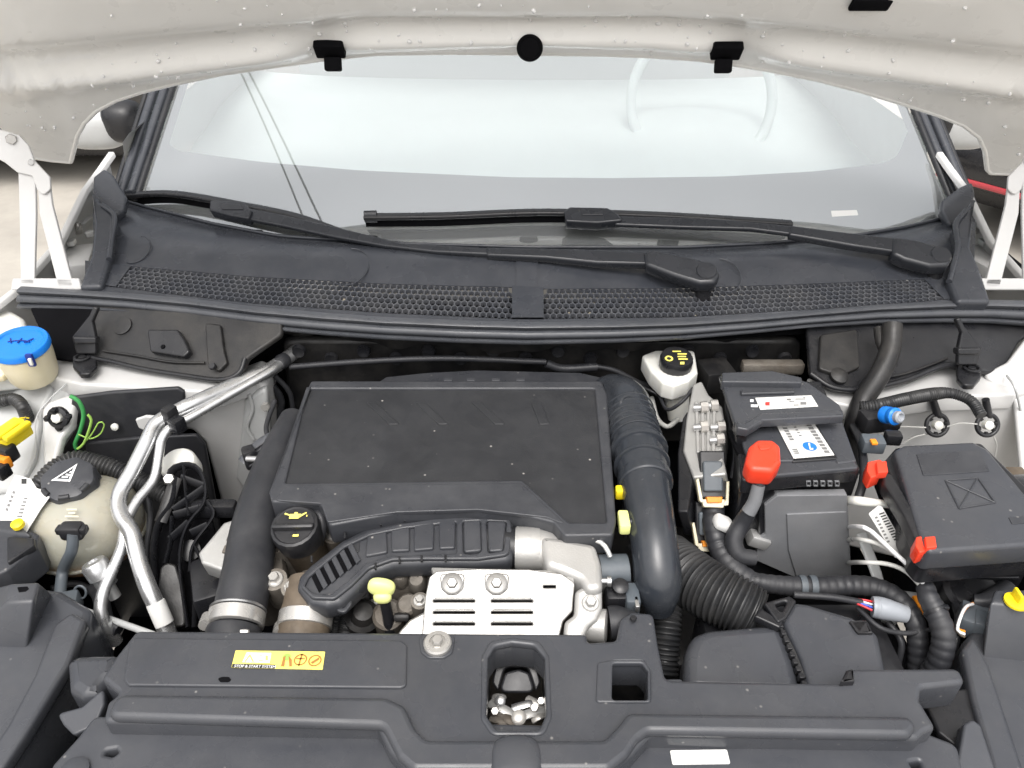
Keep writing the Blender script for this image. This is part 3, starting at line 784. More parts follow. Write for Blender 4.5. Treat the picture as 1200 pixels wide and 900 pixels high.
# ================================================================ engine bay shell (parts of the car)
box('bay_floor', Vector((0, .80, .40)), (1.50, 1.0, .02), 'deep_black', car)
fw = box('firewall', Vector((0, 1.14, .71)), (1.46, .02, .60), 'deep_black', car)
box('bay_side', Vector((-.775, .72, .60)), (.012, .86, .40), 'deep_black', car)
box('bay_side', Vector((.775, .72, .60)), (.012, .86, .40), 'deep_black', car)
box('front_crossmember', Vector((0, .33, .64)), (1.3, .03, .42), 'deep_black', car)
ins = plate('firewall_insulation', [(330, 398), (940, 398), (935, 470), (900, 520), (340, 520)], upright(1.10), .02, 'dusty_black', car, fil=.02, bev=.008)
for i in range(16): lathe('insulation_dimple', [(.012, -.004), (.010, .003), (.004, .001)], on(upright(1.079), 350 + i * 38, 412 + (i % 2) * 9), 'black_plastic', ins, (0, -1, 0), 14)
for pts, r in (([(320, 452), (330, 470), (326, 500), (334, 530)], 4), ([(340, 430), (420, 424), (520, 420), (640, 424)], 3.5), ([(322, 440), (340, 462), (345, 500)], 3), ([(690, 428), (720, 434), (748, 448), (770, 455)], 3), ([(640, 426), (660, 432), (700, 430)], 5)):
    tube('firewall_pipe', [on(upright(1.06), x, y) for x, y in pts], [M(Vector((0, 1.06, .9)), r)] * len(pts), 'rubber', ins, metres=True, n=10)
# soft heat-shield mat hanging below the seal
def mat_pt(u, v):
    p = P(u, lerpf(SEAL_BOT, u) - 2, 1.0)
    sag = .006 * sin(u * .045) + .004 * sin(u * .11 + 1)
    return p + Vector((0, .012 + .02 * v, .012 - (.030 + sag + .012 * sin(pi * (u - 270) / 700)) * v))
grid('heat_shield_mat', mat_pt, span(268, 960, 70), [0, .3, .6, .85, 1, 1.02], 'dusty_black', car, thick=.004)
# strut-tower covers: dark moulded liners under the ends of the cowl
def liner(side, outline, y, name='strut_cover'):
    pl = plane3(P(outline[-2][0], outline[-2][1], .955), P(outline[-2][0] + 90, outline[-2][1], .955), PY(outline[-2][0], 360, y))
    return pl, plate(name, outline, pl, .02, 'dusty_black', car, fil=.010, bev=.004)
plL = plane3(P(100, 425, .955), P(260, 446, .955), P(100, 350, 1.02))
lc = plate('strut_cover', [(30, 350), (330, 370), (330, 392), (290, 420), (284, 436), (262, 446), (215, 441), (170, 433), (130, 424), (100, 417), (62, 410)], plL, .012, 'dusty_black', car, fil=.012, bev=.004)
plate('moulded_pocket', [(172, 386), (208, 386), (216, 398), (222, 412), (215, 418), (176, 412)], plL, .016, 'black_plastic', lc, fil=.005, lift=.012)
plate('moulded_boss', [(240, 378), (258, 380), (262, 410), (266, 425), (256, 435), (243, 428)], plL, .010, 'dusty_black', lc, fil=.006, lift=.008)
tube('moulded_rib', [on(plL, x, y, .004) for x, y in [(120, 411), (160, 417), (200, 424), (240, 425)]], [.002] * 4, 'dusty_black', lc, n=8, metres=True)
tube('moulded_rim', [on(plL, x, y, .003) for x, y in [(102, 418), (131, 424), (170, 433), (215, 440), (258, 445), (280, 437), (287, 420)]], [.004] * 7, 'black_plastic', lc, n=8, metres=True)
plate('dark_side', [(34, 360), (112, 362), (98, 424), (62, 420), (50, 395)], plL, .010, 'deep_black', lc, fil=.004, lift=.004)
hexbolt('cover_screw', on(plL, 250, 430, .01), .006, lc, plL[3], 'black_plastic', False)
hexbolt('cover_screw', on(plL, 192, 407, .01), .004, lc, plL[3], 'deep_black', False)
lathe('moulded_disc', [(.016, 0), (.016, .003), (.012, .0035)], on(plL, 144, 382, .0), 'dusty_black', lc, plL[3], 24)
def foot_bracket(px, py, z, f, label):
    """black plastic stay from the cowl down to a bolted eye"""
    t = bpy.data.objects.new('cowl_stay', None); col.objects.link(t); t.parent = car; WL[t] = P(px, py, z); t.location = WL[t] - WL[car]
    pl = plane3(P(px, py, z), P(px + 30, py, z), PY(px, py - 60, P(px, py, z).y + .035))
    plate('web', [(px + f * a, py + b) for a, b in [(-15, -30), (5, -55), (10, -66), (16, -64), (9, -48), (13, -28), (13, -10), (-10, -10)]], pl, .010, 'black_plastic', t, fil=.004, lift=.006)
    plate('flange', [(px + f * a, py + b) for a, b in [(-15, -30), (13, -30), (13, -22), (-12, -22)]], pl, .016, 'black_plastic', t, fil=.003, lift=.012)
    c = P(px, py, z)
    plate('eye', [(px - 14, py - 12), (px + 13, py - 12), (px + 14, py + 4), (px + 6, py + 13), (px - 6, py + 13), (px - 14, py + 4)], flat(z), .010, 'black_plastic', t, fil=.008, lift=.008)
    lathe('eye_ring', [(.0125, 0), (.0135, .004), (.010, .005), (.009, .001)], c + Vector((0, 0, .008)), 'black_plastic', t, n=24)
    hexbolt('eye_bolt', c + Vector((0, 0, .007)), .006, t, (0, 0, 1), 'black_plastic', False)
    return t
foot_bracket(99, 425, .955, 1, '')
tube('stay_rod', [PY(106, 385, 1.16), PY(132, 366, 1.17)], [5, 5], 'rubber', car)
# white ledge, inner wing, strut tower on the left
plate('wing_ledge', [(30, 436), (62, 408), (102, 416), (135, 426), (215, 442), (262, 448), (284, 446), (296, 438), (300, 444), (258, 460), (94, 450)], flat(.945), .03, 'white_paint', car, fil=.006, bev=.004)
plate('tower_lip', [(72, 446), (258, 459), (290, 448), (290, 456), (215, 470), (130, 470), (80, 462)], upright(1.03), .02, 'white_paint', car, fil=.004)
plW = plane3(P(20, 440, .93), P(110, 450, .93), P(60, 640, .80))
iw = plate('inner_wing', [(-120, 420), (30, 430), (70, 440), (82, 452), (80, 470), (84, 495), (68, 520), (58, 580), (40, 640), (-120, 660)], plW, .02, 'grey_and_shade_paint', car, fil=.012, bev=.006)
plate('wing_swage', [(28, 446), (64, 448), (50, 480), (40, 540), (20, 575), (-20, 580), (-20, 520), (0, 470)], plW, .014, 'grey_and_shade_paint', iw, fil=.02, bev=.006, lift=.008)
plate('wing_pad', [(48, 472), (82, 462), (87, 474), (84, 498), (72, 512), (66, 535), (58, 562), (50, 540)], plW, .016, 'white_paint', iw, fil=.008, bev=.005, lift=.014)
tube('wing_seam', [on(plW, x, y, .017) for x, y in [(82, 446), (58, 468), (42, 492), (42, 530), (32, 556)]], [.0012] * 5, 'grey_and_shade_paint', iw, n=6, metres=True)
tw = plate('strut_tower', [(150, 462), (258, 458), (296, 444), (312, 452), (318, 505), (322, 600), (262, 604), (240, 520), (225, 505), (160, 505)], upright(1.02), .06, 'white_paint', car, fil=.010, bev=.008)
plate('tower_side', [(286, 470), (312, 452), (316, 505), (318, 560), (298, 600), (276, 560)], upright(1.02), .02, 'grey_and_shade_paint', tw, fil=.01, bev=.006, lift=.010)
tube('tower_swage', [on(upright(1.008), x, y) for x, y in [(292, 462), (296, 480), (290, 500), (297, 515)]], [.003] * 4, 'grey_and_shade_paint', tw, n=8, metres=True)
hexbolt('tower_bolt', on(upright(1.0), 312, 476), .008, tw, (0, -1, .2), 'zinc', False)
# black sound-deadening sheets
i1 = plate('insulation_sheet', [(84, 466), (130, 460), (208, 455), (216, 460), (216, 480), (208, 512), (150, 516), (112, 565), (56, 595), (60, 545), (80, 505)], upright(.985), .008, 'rubber', car, fil=.006, bev=.003)
lathe('white_clip', [(.006, 0), (.006, .003), (.003, .005)], on(upright(.976), 135, 500), 'white_plastic', i1, (0, -1, .3), 20)
plate('insulation_sheet', [(100, 520), (165, 513), (230, 510), (240, 522), (262, 640), (240, 745), (90, 745)], upright(.975), .008, 'rubber', car, fil=.008, bev=.003)
plate('white_flange', [(158, 492), (170, 488), (214, 490), (208, 500), (176, 508), (162, 502)], upright(.970), .006, 'white_paint', car, fil=.004)
tube('thin_rail', [(97, 715, .80), (135, 728, .80), (180, 744, .80)], [4, 4, 4], 'grey_and_shade_paint', car)

# right hand side
plR = plane3(P(1010, 462, .955), P(1180, 442, .955), P(1090, 350, 1.02))
rc = plate('strut_cover', [(945, 372), (1215, 352), (1215, 385), (1195, 400), (1178, 430), (1160, 436), (1110, 428), (1060, 448), (1010, 458), (975, 455), (950, 438)], plR, .012, 'black_plastic', car, fil=.012, bev=.004)
tube('moulded_rim', [on(plR, x, y, .003) for x, y in [(950, 438), (976, 454), (1012, 456), (1060, 446), (1108, 428), (1140, 430)]], [.0045] * 6, 'black_plastic', rc, n=8, metres=True)
tube('moulded_rib', [on(plR, x, y, .004) for x, y in [(1020, 444), (1060, 438), (1110, 420)]], [.002] * 3, 'dusty_black', rc, n=8, metres=True)
plate('moulded_pocket', [(962, 392), (1005, 385), (1008, 430), (985, 440), (960, 432)], plR, .012, 'dusty_black', rc, fil=.006, lift=.008)
lathe('moulded_disc', [(.014, 0), (.014, .004), (.006, .008)], on(plR, 983, 441, .004), 'dusty_black', rc, plR[3], 24)
foot_bracket(1136, 438, .965, -1, '')
tube('stay_rod', [PY(1128, 400, 1.14), PY(1108, 380, 1.15)], [5, 5], 'rubber', car)
plate('wing_ledge', [(945, 440), (975, 456), (1012, 458), (1062, 448), (1110, 428), (1140, 436), (1170, 436), (1188, 452), (1192, 462), (1090, 466), (1010, 478), (970, 470), (948, 452)], flat(.945), .03, 'white_paint', car, fil=.006, bev=.004)
plate('inner_wing', [(975, 468), (1010, 474), (1090, 464), (1192, 460), (1270, 440), (1320, 620), (1200, 690), (990, 640), (980, 560)], upright(.985), .02, 'white_paint', car, fil=.012, bev=.006)
plRW = plane3(P(1180, 440, .94), P(1200, 420, .95), PY(1215, 600, .80))
plate('wing_side', [(1150, 440), (1180, 425), (1215, 380), (1300, 380), (1320, 640), (1240, 660), (1196, 560), (1188, 470)], plane3(P(1170, 445, .95), P(1280, 420, 1.0), PY(1230, 600, .86)), .012, 'white_paint', car, fil=.01, bev=.004)
tube('ledge_seam', [P(1180, 440, .962), P(1190, 456, .962), PY(1198, 490, .975)], [1.5, 1.5, 1.5], 'grey_and_shade_paint', car, n=6)

# ================================================================ windscreen-washer filler, left
pw = P(26, 425, .96)
t = thing('washer_filler', 'cream washer-fluid filler neck with bright blue snap cap', 'washer filler', pw)
c = P(26, 408, 1.005); r = M(c, 30)
axw = Vector((.05, -.12, 1)).normalized()
nb = lathe('neck', [(r * .80, -.060), (r * .90, -.050), (r * .98, -.02), (r, -.002), (r * .9, 0)], c, 'cream_plastic', t, axw, 40)
cp = lathe('cap', [(r * 1.0, 0), (r * 1.05, .002), (r * 1.05, .010), (r * 1.0, .013), (r * .86, .0135), (r * .82, .011), (r * .3, .012), (r * .01, .012)], c, 'blue_plastic', t, axw, 40)
bm = bmesh.new()
for a0, a1 in ((-.9, .9),):
    sweep(bm, [c + axw * .0135 + Vector((r * .5 * sin(a), r * .22 * cos(a) - .006, 0)) for a in span(-1, 1, 14)], lambda s, i: .0011, 6)
    for k in (-.5, 0, .5): sweep(bm, [c + axw * .0135 + Vector((r * k * .5, -.004, 0)), c + axw * .0135 + Vector((r * k * .9, .009, .0))], lambda s, i: .0011, 6)
from_bm('embossed_wiper_mark', bm, 'dark_blue_plastic', cp)
box('cap_hinge', c + axw * .005 + Vector((.026, .018, -.004)), (.016, .014, .014), 'dark_blue_plastic', cp, Matrix.Rotation(.6, 3, 'Z'), .003)
box('cap_latch', PY(36, 422, c.y - r * .93) , (.011, .006, .022), 'dark_blue_plastic', cp, None, .002)
box('latch_pin', PY(36, 424, c.y - r * .93 - .004), (.005, .004, .012), 'white_plastic', cp, None, .001)
plate('reservoir_body', [(-60, 360), (12, 362), (28, 372), (36, 398), (20, 420), (-60, 430)], flat(.985), .06, 'white_plastic', t, fil=.012, bev=.008)
plate('mount_ear', [(-30, 424), (12, 424), (16, 432), (2, 440), (-30, 446)], flat(.965), .012, 'cream_plastic', t, fil=.004)

# ================================================================ coolant expansion tank
ct = P(97, 615, .84)
def tank_fluid():
    m = MATS['tank_plastic'].copy(); m.name = 'tank_wall'; N = m.node_tree.nodes; L = m.node_tree.links; b = N['Principled BSDF']
    src = b.inputs['Base Color'].links[0].from_socket
    geo = N.new('ShaderNodeNewGeometry'); sp = N.new('ShaderNodeSeparateXYZ'); L.new(geo.outputs['Position'], sp.inputs[0])
    mr = N.new('ShaderNodeMapRange'); mr.inputs['From Min'].default_value = ct.z - .004; mr.inputs['From Max'].default_value = ct.z - .022; L.new(sp.outputs['Z'], mr.inputs['Value'])
    mx = N.new('ShaderNodeMix'); mx.data_type = 'RGBA'; L.new(mr.outputs[0], mx.inputs['Factor']); L.new(src, mx.inputs[6]); mx.inputs[7].default_value = (.30, .17, .085, 1)
    L.new(mx.outputs[2], b.inputs['Base Color']); MATS['tank_wall'] = m
tank_fluid()
t = thing('coolant_tank', 'translucent cream expansion tank with ribbed dark screw cap', 'coolant tank', ct - Vector((0, 0, .07)))
rt = M(ct, 66)
tank = blob('tank_body', ct, (rt, rt * .92, rt * .80), 'tank_wall', t, e=2.25, n=48)
bm = bmesh.new(); sweep(bm, [ct + Vector((rt * 1.005 * cos(a), rt * .925 * sin(a), -.018)) for a in span(0, 2 * pi, 60)], lambda s, i: .0028, 6, cap=False)
from_bm('weld_seam', bm, 'tank_plastic', tank)
axc = Vector((.08, -.30, 1)).normalized(); cc = P(84, 568, .905); rc_ = M(cc, 29)
lathe('filler_neck', [(rc_ * .85, -.05), (rc_ * .8, 0)], cc, 'tank_plastic', tank, axc, 32)
cap = lathe('screw_cap', [(rc_ * .96, -.020), (rc_ * 1.03, -.018), (rc_ * 1.03, .012), (rc_ * .97, .017), (rc_ * .80, .019), (rc_ * .1, .0195)], cc, 'cover_plastic', t, axc, 60, lobes=(8, .030))
ux = (Vector((1, .15, 0)) - axc * Vector((1, .15, 0)).dot(axc)).normalized(); uy = axc.cross(ux)
def capq(pts, nm, m='print_white'):
    vs2, fs2 = [], []
    for q in pts:
        k = len(vs2); vs2 += [cc + axc * .0203 + (ux * x + uy * y) * rc_ for x, y in q]; fs2.append(tuple(range(k, k + len(q))))
    return pyd(nm, vs2, fs2, m, cap, False)
T3 = [(-.55, -.10), (.18, -.22), (.30, .62)]; g3 = [(sum(x for x, y in T3) / 3), (sum(y for x, y in T3) / 3)]
I3 = [(g3[0] + (x - g3[0]) * .66, g3[1] + (y - g3[1]) * .66) for x, y in T3]
capq([[T3[i], T3[(i + 1) % 3], I3[(i + 1) % 3], I3[i]] for i in range(3)], 'warning_triangle')
capq([[(-.18, .0), (.06, -.04), (.07, .04), (-.17, .08)], [(-.06, .1), (.12, .06), (.13, .13), (-.03, .17)], [(.06, .2), (.16, .18), (.17, .26), (.11, .28)]], 'steam_mark')
for k in range(3): tube('cap_scallop', [cc + axc * .018 + (ux * cos(a) + uy * sin(a)) * rc_ * .9 for a in span(-2.6 + k * .9, -2.2 + k * .9, 6)], [.004] * 7, 'panel_plastic', cap, metres=True, n=8)
marks('embossed_mark', plane3(ct + Vector((-.01, -rt * .80, rt * .50)), ct + Vector((.01, -rt * .80, rt * .50)), ct + Vector((0, -rt * .62, rt * .66))), [(78, 596, 90, 598), (80, 600, 88, 602), (76, 604, 92, 606)], 'cream_plastic', tank, .002)
# outlet and level sensor with lead
lathe('bottom_outlet', [(.014, 0), (.015, .02), (.018, .024), (.018, .03), (.014, .034), (.014, .06)], P(75, 668, .76), 'tank_plastic', t, (0, 0, 1), 24)
sens = box('sensor_plug', PY(85, 622, ct.y - rt * .90), (.030, .020, .022), 'black_plastic', t, None, .005)
for dx in (-.016, .016): box('plug_tab', PY(85, 622, ct.y - rt * .92) + Vector((dx, 0, .002)), (.008, .012, .010), 'black_plastic', sens, None, .002)
hz = tube('sensor_lead', [PY(86, 625, ct.y - rt * .98), PY(84, 645, ct.y - rt - .005), P(74, 668, .835), P(70, 700, .82)], [6.5, 6.5, 6.5, 6.5], 'connector_grey', t)
tag_p = tube('tank_strap', [P(70, 570, .90) + Vector((-.02, .0, -.025)), ct + Vector((.055, -.03, .025)), ct + Vector((.066, -.04, -.012))], [.0012] * 3, 'white_plastic', t, metres=True, n=6)
# connector below the sensor lead, fixed to the lamp housing
t = thing('lead_connector', 'blue-grey connector at the lower end of the tank sensor lead', 'connector', P(78, 715, .80))
box('connector_shell', P(78, 712, .815), (.034, .036, .03), 'connector_grey', t, Matrix.Rotation(.3, 3, 'Z'), .005)
box('connector_shell', P(68, 722, .82), (.024, .022, .02), 'connector_grey', t, Matrix.Rotation(.3, 3, 'Z'), .004)
bm = bmesh.new(); cq = P(94, 694, .825)
sweep(bm, [cq + Vector((.008 * cos(a), .004 * sin(a), .008 * sin(a))) for a in span(0, 2 * pi, 20)], lambda s, i: .0016, 6, cap=False)
from_bm('connector_loop', bm, 'connector_grey', t)

# paper tag stuck on the wing beside the tank
plT = plane3(P(0, 610, .90), P(40, 610, .90), P(20, 560, .925))
t = plate('label_tag', [(18, 556), (36, 561), (43, 572), (62, 577), (48, 596), (30, 625), (-6, 612), (-2, 596)], plT, .0015, 'paper', None, fil=.003, bev=.0004)
tag(t, 'folded white paper tag with printed barcode beside the expansion tank', 'paper tag')
marks('printed_code', plT, [(25, 561, 31, 567)], 'print_black', t)
marks('printed_bars', plT, [[(16 + i * 1.6 + 4 , 606 - i * 4.2), (26 + i * 1.2, 606 - i * 4.2), (26 + i * 1.2, 604 - i * 4.2), (16 + i * 1.6 + 4, 604 - i * 4.2)] for i in range(6)] + [[(6 + i * 2.0, 598 - i * 5), (9 + i * 2.0, 599 - i * 5), (10 + i * 2.0, 596 - i * 5), (7 + i * 2, 595 - i * 5)] for i in range(5)], 'print_grey', t)

# yellow connector and its grey-orange mate
t = thing('wire_connector', 'bright yellow plug latched into a black and orange socket', 'connector', P(10, 540, .89))
Rz = Matrix.Rotation(-.35, 3, 'Z')
yb = box('yellow_plug', P(14, 508, .93), (.030, .045, .026), 'yellow_plastic', t, Rz, .003)
box('plug_ridge', P(20, 505, .945), (.010, .044, .008), 'yellow_plastic', yb, Rz, .002)
box('plug_ridge', P(8, 507, .945), (.006, .044, .008), 'yellow_plastic', yb, Rz, .002)
box('black_socket', P(8, 530, .915), (.026, .020, .026), 'black_plastic', t, Rz, .003)
box('orange_lock', P(5, 541, .908), (.020, .012, .020), 'orange_plastic', t, Rz, .003)
box('black_tail', P(2, 552, .90), (.018, .020, .022), 'black_plastic', t, Rz, .003)
tube('thin_lead', [P(17, 496, .93), P(24, 490, .94), P(34, 490, .935)], [.9, .9, .9], 'yellow_plastic', t, n=6)
tube('thin_lead', [P(20, 498, .93), P(28, 496, .945), P(30, 488, .935)], [.9, .9, .9], 'brown_plastic', t, n=6)
tag(tube('ribbed_conduit', [P(-30, 474, .90), P(0, 470, .925), P(16, 468, .93), P(26, 476, .93), P(33, 492, .90)], 7.5, 'corrugated', None, corr=(.0035, .13)), 'short black ribbed conduit bending above the yellow plug', 'conduit')

# round black clip with white nut, green wires
pc = on(upright(.955), 72, 488)
t = thing('earth_terminal', 'black round stud clip with white nut holding green earth wires', 'terminal', pc)
lathe('clip_ring', [(.014, 0), (.017, .003), (.017, .010), (.011, .012), (.010, .004)], pc, 'black_plastic', t, (-.1, -1, .45), 28)
for a in (.3, 1.7, 3.0, 4.4): 
    box('clip_lug', pc + Vector((.017 * cos(a), -.008, .017 * sin(a))), (.009, .010, .008), 'black_plastic', t, Matrix.Rotation(a, 3, 'Y'), .002)
lathe('nut', [(.008, .004), (.008, .014), (.005, .016)], pc, 'white_plastic', t, (-.1, -1, .45), 8)
gy = .945
tube('green_wire', [on(upright(gy), x, y) for x, y in [(82, 464), (92, 470), (98, 485), (94, 505), (88, 520), (90, 526)]], [.0032] * 6, 'green_wire', t, metres=True, n=10)
tube('green_wire', [on(upright(gy - .008), x, y) for x, y in [(91, 526), (98, 520), (104, 505), (107, 492), (103, 486)]], [.0021] * 5, 'lime_wire', t, metres=True, n=8)
tube('green_wire', [on(upright(gy - .008), x, y) for x, y in [(92, 509), (106, 514), (118, 508), (122, 497), (116, 495), (108, 508), (98, 520)]], [.0011] * 7, 'lime_wire', t, metres=True, n=6)
# fat ribbed harness behind the tank
tag(tube('ribbed_hose', [P(40, 580, .87), P(52, 562, .89), P(70, 546, .895), P(92, 539, .895), P(125, 547, .885), P(160, 562, .87), P(200, 584, .86), P(222, 598, .85)], [11.5] * 8, 'corrugated', None, corr=(.0058, .16), n=18), 'fat black ribbed hose running behind the expansion tank', 'hose')

# ================================================================ air-conditioning pipes
t = thing('air_conditioning_pipe', 'thick bent bare aluminium pipe clipped to a thinner one', 'pipe', P(195, 745, .78), 'air-conditioning pipes')
tube('pipe', [(352, 408, .95), (318, 432, .95), (282, 448, .95), (230, 471, .955), (200, 486, .95), (182, 498, .945), (172, 518, .935), (155, 552, .915), (140, 580, .90), (141, 602, .89), (154, 624, .88), (162, 655, .86), (172, 685, .84), (184, 712, .815), (198, 745, .78)], [8, 8.4, 8.8, 8.8, 8.8, 8.8, 8.8, 9, 9.2, 9.4, 9.5, 9.6, 10, 10, 10], 'pipe_alu', t, n=20)
lathe('end_sleeve', [(.0118, -.012), (.0122, -.010), (.0122, .018), (.0118, .02)], P(189, 722, .808), 'paper', t, P(172, 685, .84) - P(198, 745, .78), 24)
box('pipe_clip', P(200, 487, .957), (.016, .020, .030), 'black_plastic', t, Matrix.Rotation(-.5, 3, 'Z'), .003)
box('pipe_clip', P(208, 498, .950), (.018, .020, .024), 'black_plastic', t, Matrix.Rotation(-.5, 3, 'Z'), .003)
t = thing('air_conditioning_pipe', 'thin bent aluminium pipe with a grey service-valve cap', 'pipe', P(125, 750, .76), 'air-conditioning pipes')
tube('pipe', [(334, 424, .95), (326, 428, .955), (312, 438, .955), (270, 462, .95), (225, 488, .945), (202, 500, .942), (190, 514, .935), (186, 535, .92), (180, 562, .90), (160, 588, .89), (148, 612, .88), (143, 640, .865), (132, 668, .85), (121, 694, .835), (118, 716, .82), (124, 735, .80), (136, 752, .77)], [5, 5.5, 5.5, 5.5, 5.5, 5.5, 5.5, 5.5, 5.8, 6, 6.2, 6.5, 6.5, 7, 7.5, 8, 8], 'pipe_alu', t, n=16)
lathe('firewall_grommet', [(.012, -.01), (.013, 0), (.010, .008)], P(330, 424, .955), 'rubber', t, (-.3, -1, .2), 20)
vc = P(120, 676, .835); av = Vector((-.35, .25, .9))
lathe('valve_cap', [(.014, -.014), (.014, 0), (.017, .002), (.0175, .020), (.015, .025), (.007, .026), (.006, .022)], vc, 'pipe_alu', t, av, 28)
lathe('valve_stem', [(.008, -.035), (.009, -.012)], vc, 'aluminium', t, av, 16)
tag(tube('bent_hose', [(140, 738, .79), (125, 728, .795), (118, 700, .80), (112, 690, .79)], 9, 'rubber', None), 'short black hose under the thin aluminium pipe', 'hose')

# ================================================================ engine
eb = Vector((-.08, .80, .42))
eng = thing('engine', 'dirty grey-brown aluminium engine head and block under the black cover', 'engine', eb)
box('block', Vector((-.09, .80, .63)), (.44, .26, .42), 'dirty_casting', eng, None, .02)
box('gearbox', Vector((.24, .78, .58)), (.22, .28, .30), 'dusty_black', eng, None, .03)
# cam cover ledges and castings showing between the plenum and the front panel
for (x, y, z, sx, sy, sz, r) in ((318, 690, .84, .05, .05, .10, .3), (400, 690, .83, .08, .05, .09, 0), (475, 690, .84, .09, .06, .10, .1), (480, 664, .875, .05, .03, .05, 0), (505, 668, .88, .05, .03, .04, .2), (330, 655, .86, .05, .05, .08, .5), (440, 660, .88, .04, .03, .05, .3)):
    box('casting_ledge', P(x, y, z), (sx, sy, sz), 'dirty_casting', eng, Matrix.Rotation(r, 3, 'Z'), .012)
for (x, y, z, r, h) in ((478, 708, .88, .014, .03), (455, 720, .87, .020, .04), (488, 680, .90, .010, .02), (468, 672, .90, .012, .02), (372, 664, .87, .02, .05)):
    lathe('casting_boss', [(r * 1.1, -h), (r, 0), (r * .8, .003)], P(x, y, z), 'dirty_casting', eng, (0, -.35, 1), 20)
for x, y, r in ((322, 679, 10.5), (342, 688, 9.5), (391, 625, 10), (476, 666, 7), (492, 704, 8)):
    p = P(x, y, .905 if x < 380 else .90); rr = M(p, r)
    lathe('bolt_boss', [(rr * 1.5, -.05), (rr * 1.35, 0)], p, 'dirty_casting', eng, (0, -.25, 1), 20)
    hexbolt('head_bolt', p, rr * .62, eng, (0, -.25, 1), 'zinc')
box('grey_lug', P(348, 715, .87), (.018, .025, .05), 'zinc', eng, Matrix.Rotation(.3, 3, 'Z'), .006)
# rough bits between
for i in range(26):
    x = random.uniform(395, 505); y = random.uniform(655, 738)
    box('casting_lump', P(x, y, .85 + random.uniform(-.02, .025)), [random.uniform(.008, .022) for _ in range(3)], random.choice(('dirty_casting', 'dirty_casting', 'dusty_black', 'aluminium')), eng, Matrix.Rotation(random.uniform(0, 3), 3, random.choice('XYZ')), .004)
# grey finned bracket by the mount
plb = tilt(.885, 640, .25)
br = plate('mount_bracket', [(232, 648), (262, 612), (286, 604), (300, 606), (300, 660), (284, 672), (258, 668), (236, 660)], plb, .035, 'unit_metal', eng, fil=.006, bev=.004)
for k, (x, y) in enumerate(((272, 614), (268, 628), (263, 642))):
    plate('bracket_rib', [(x, y - 4), (x + 28, y - 6), (x + 28, y + 5), (x - 4, y + 5)], plb, .012, 'dirty_casting', br, fil=.002, lift=.004)

# engine-mount arm: black ribbed moulding with white buffer
t = thing('engine_mount', 'black cross-ribbed engine mount arm with white round buffer', 'engine mount', P(215, 720, .74))
wp = P(210, 545, .885); rr = M(wp, 21)
lathe('white_buffer', [(rr * .9, -.03), (rr, -.02), (rr, .004), (rr * .9, .008), (rr * .1, .009)], wp, 'white_plastic', t, (-.05, -.35, 1), 32)
plm = plane3(P(200, 700, .80), P(250, 690, .80), P(215, 560, .90))
def rib(pts, r=.003, nm='rib', ell=(2.6, .8), m='black_plastic'):
    return tube(nm, [on(plm, x, y) for x, y in pts], [r] * len(pts), m, t, n=8, metres=True, ell=ell, step=.008)
plate('back_web', [(196, 548), (225, 545), (240, 560), (246, 600), (262, 660), (258, 735), (182, 735), (182, 640)], plm, .01, 'deep_black', t, lift=-.022, fil=.006)
rib([(200, 556), (206, 548), (222, 545), (234, 552), (241, 572), (238, 592), (222, 612), (212, 640), (212, 680), (220, 735)], .0036)
rib([(208, 560), (202, 590), (186, 615), (180, 650), (184, 690), (196, 735)], .0042)
rib([(216, 546), (218, 575), (222, 605)]); rib([(212, 560), (240, 570)]); rib([(204, 598), (240, 572)]); rib([(204, 604), (234, 596)]); rib([(202, 605), (200, 635), (194, 660)]); rib([(200, 632), (222, 612)])
rib([(238, 585), (250, 600), (246, 612), (226, 640), (222, 670)]); rib([(224, 625), (244, 616)]); rib([(228, 640), (236, 660), (228, 690)]); rib([(240, 662), (230, 700), (228, 735)])
rib([(206, 560), (196, 590), (188, 612)], .009, 'strut', (.7, 1.1), 'dusty_black')
plate('lower_boss', [(188, 664), (196, 659), (206, 662), (214, 690), (218, 735), (190, 735), (184, 690)], plm, .02, 'dusty_black', t, lift=.004, fil=.008)
hexbolt('mount_bolt', on(plm, 199, 562, .004), .008, t, plm[3], 'unit_metal', False)
lathe('bush', [(.014, -.02), (.015, 0), (.009, .001)], on(plm, 222, 645, -.01), 'black_plastic', t, plm[3], 20)
box('dark_bracket', P(255, 690, .80), (.06, .08, .06), 'black_plastic', t, Matrix.Rotation(.4, 3, 'Z'), .006)
box('dark_bracket', P(250, 596, .86), (.07, .02, .025), 'black_plastic', t, None, .006)

# engine cover: matt frame with a darker inset panel
ZC = tilt(.965, 530, .05)
t = thing('engine_cover', 'large flat black engine cover with darker inset panel', 'engine cover', P(520, 540, .90))
outer = [(364, 446), (705, 446), (712, 462), (722, 610), (718, 627), (662, 628), (648, 612), (600, 600), (540, 597), (465, 601), (386, 616), (378, 594), (372, 589), (318, 588), (315, 576)]
inn = [(361, 455), (697, 455), (711, 612), (667, 612), (612, 562), (334, 566)]
fr_ = plate('frame', outer, ZC, .035, 'cover_plastic', t, fil=.006, bev=.003, holes=[inn], hfil=.004)
ip = plate('inset_panel', [(359, 453), (700, 453), (714, 614), (665, 615), (610, 564), (331, 568)], ZC, .02, 'panel_plastic', t, lift=-.004, fil=.003, bev=.001)
lowp = plate('raised_band', [(336, 569), (611, 566), (664, 615), (640, 606), (560, 597), (465, 600), (384, 612), (376, 590), (322, 586)], ZC, .006, 'cover_plastic', t, lift=.0015, fil=.004, bev=.0012)
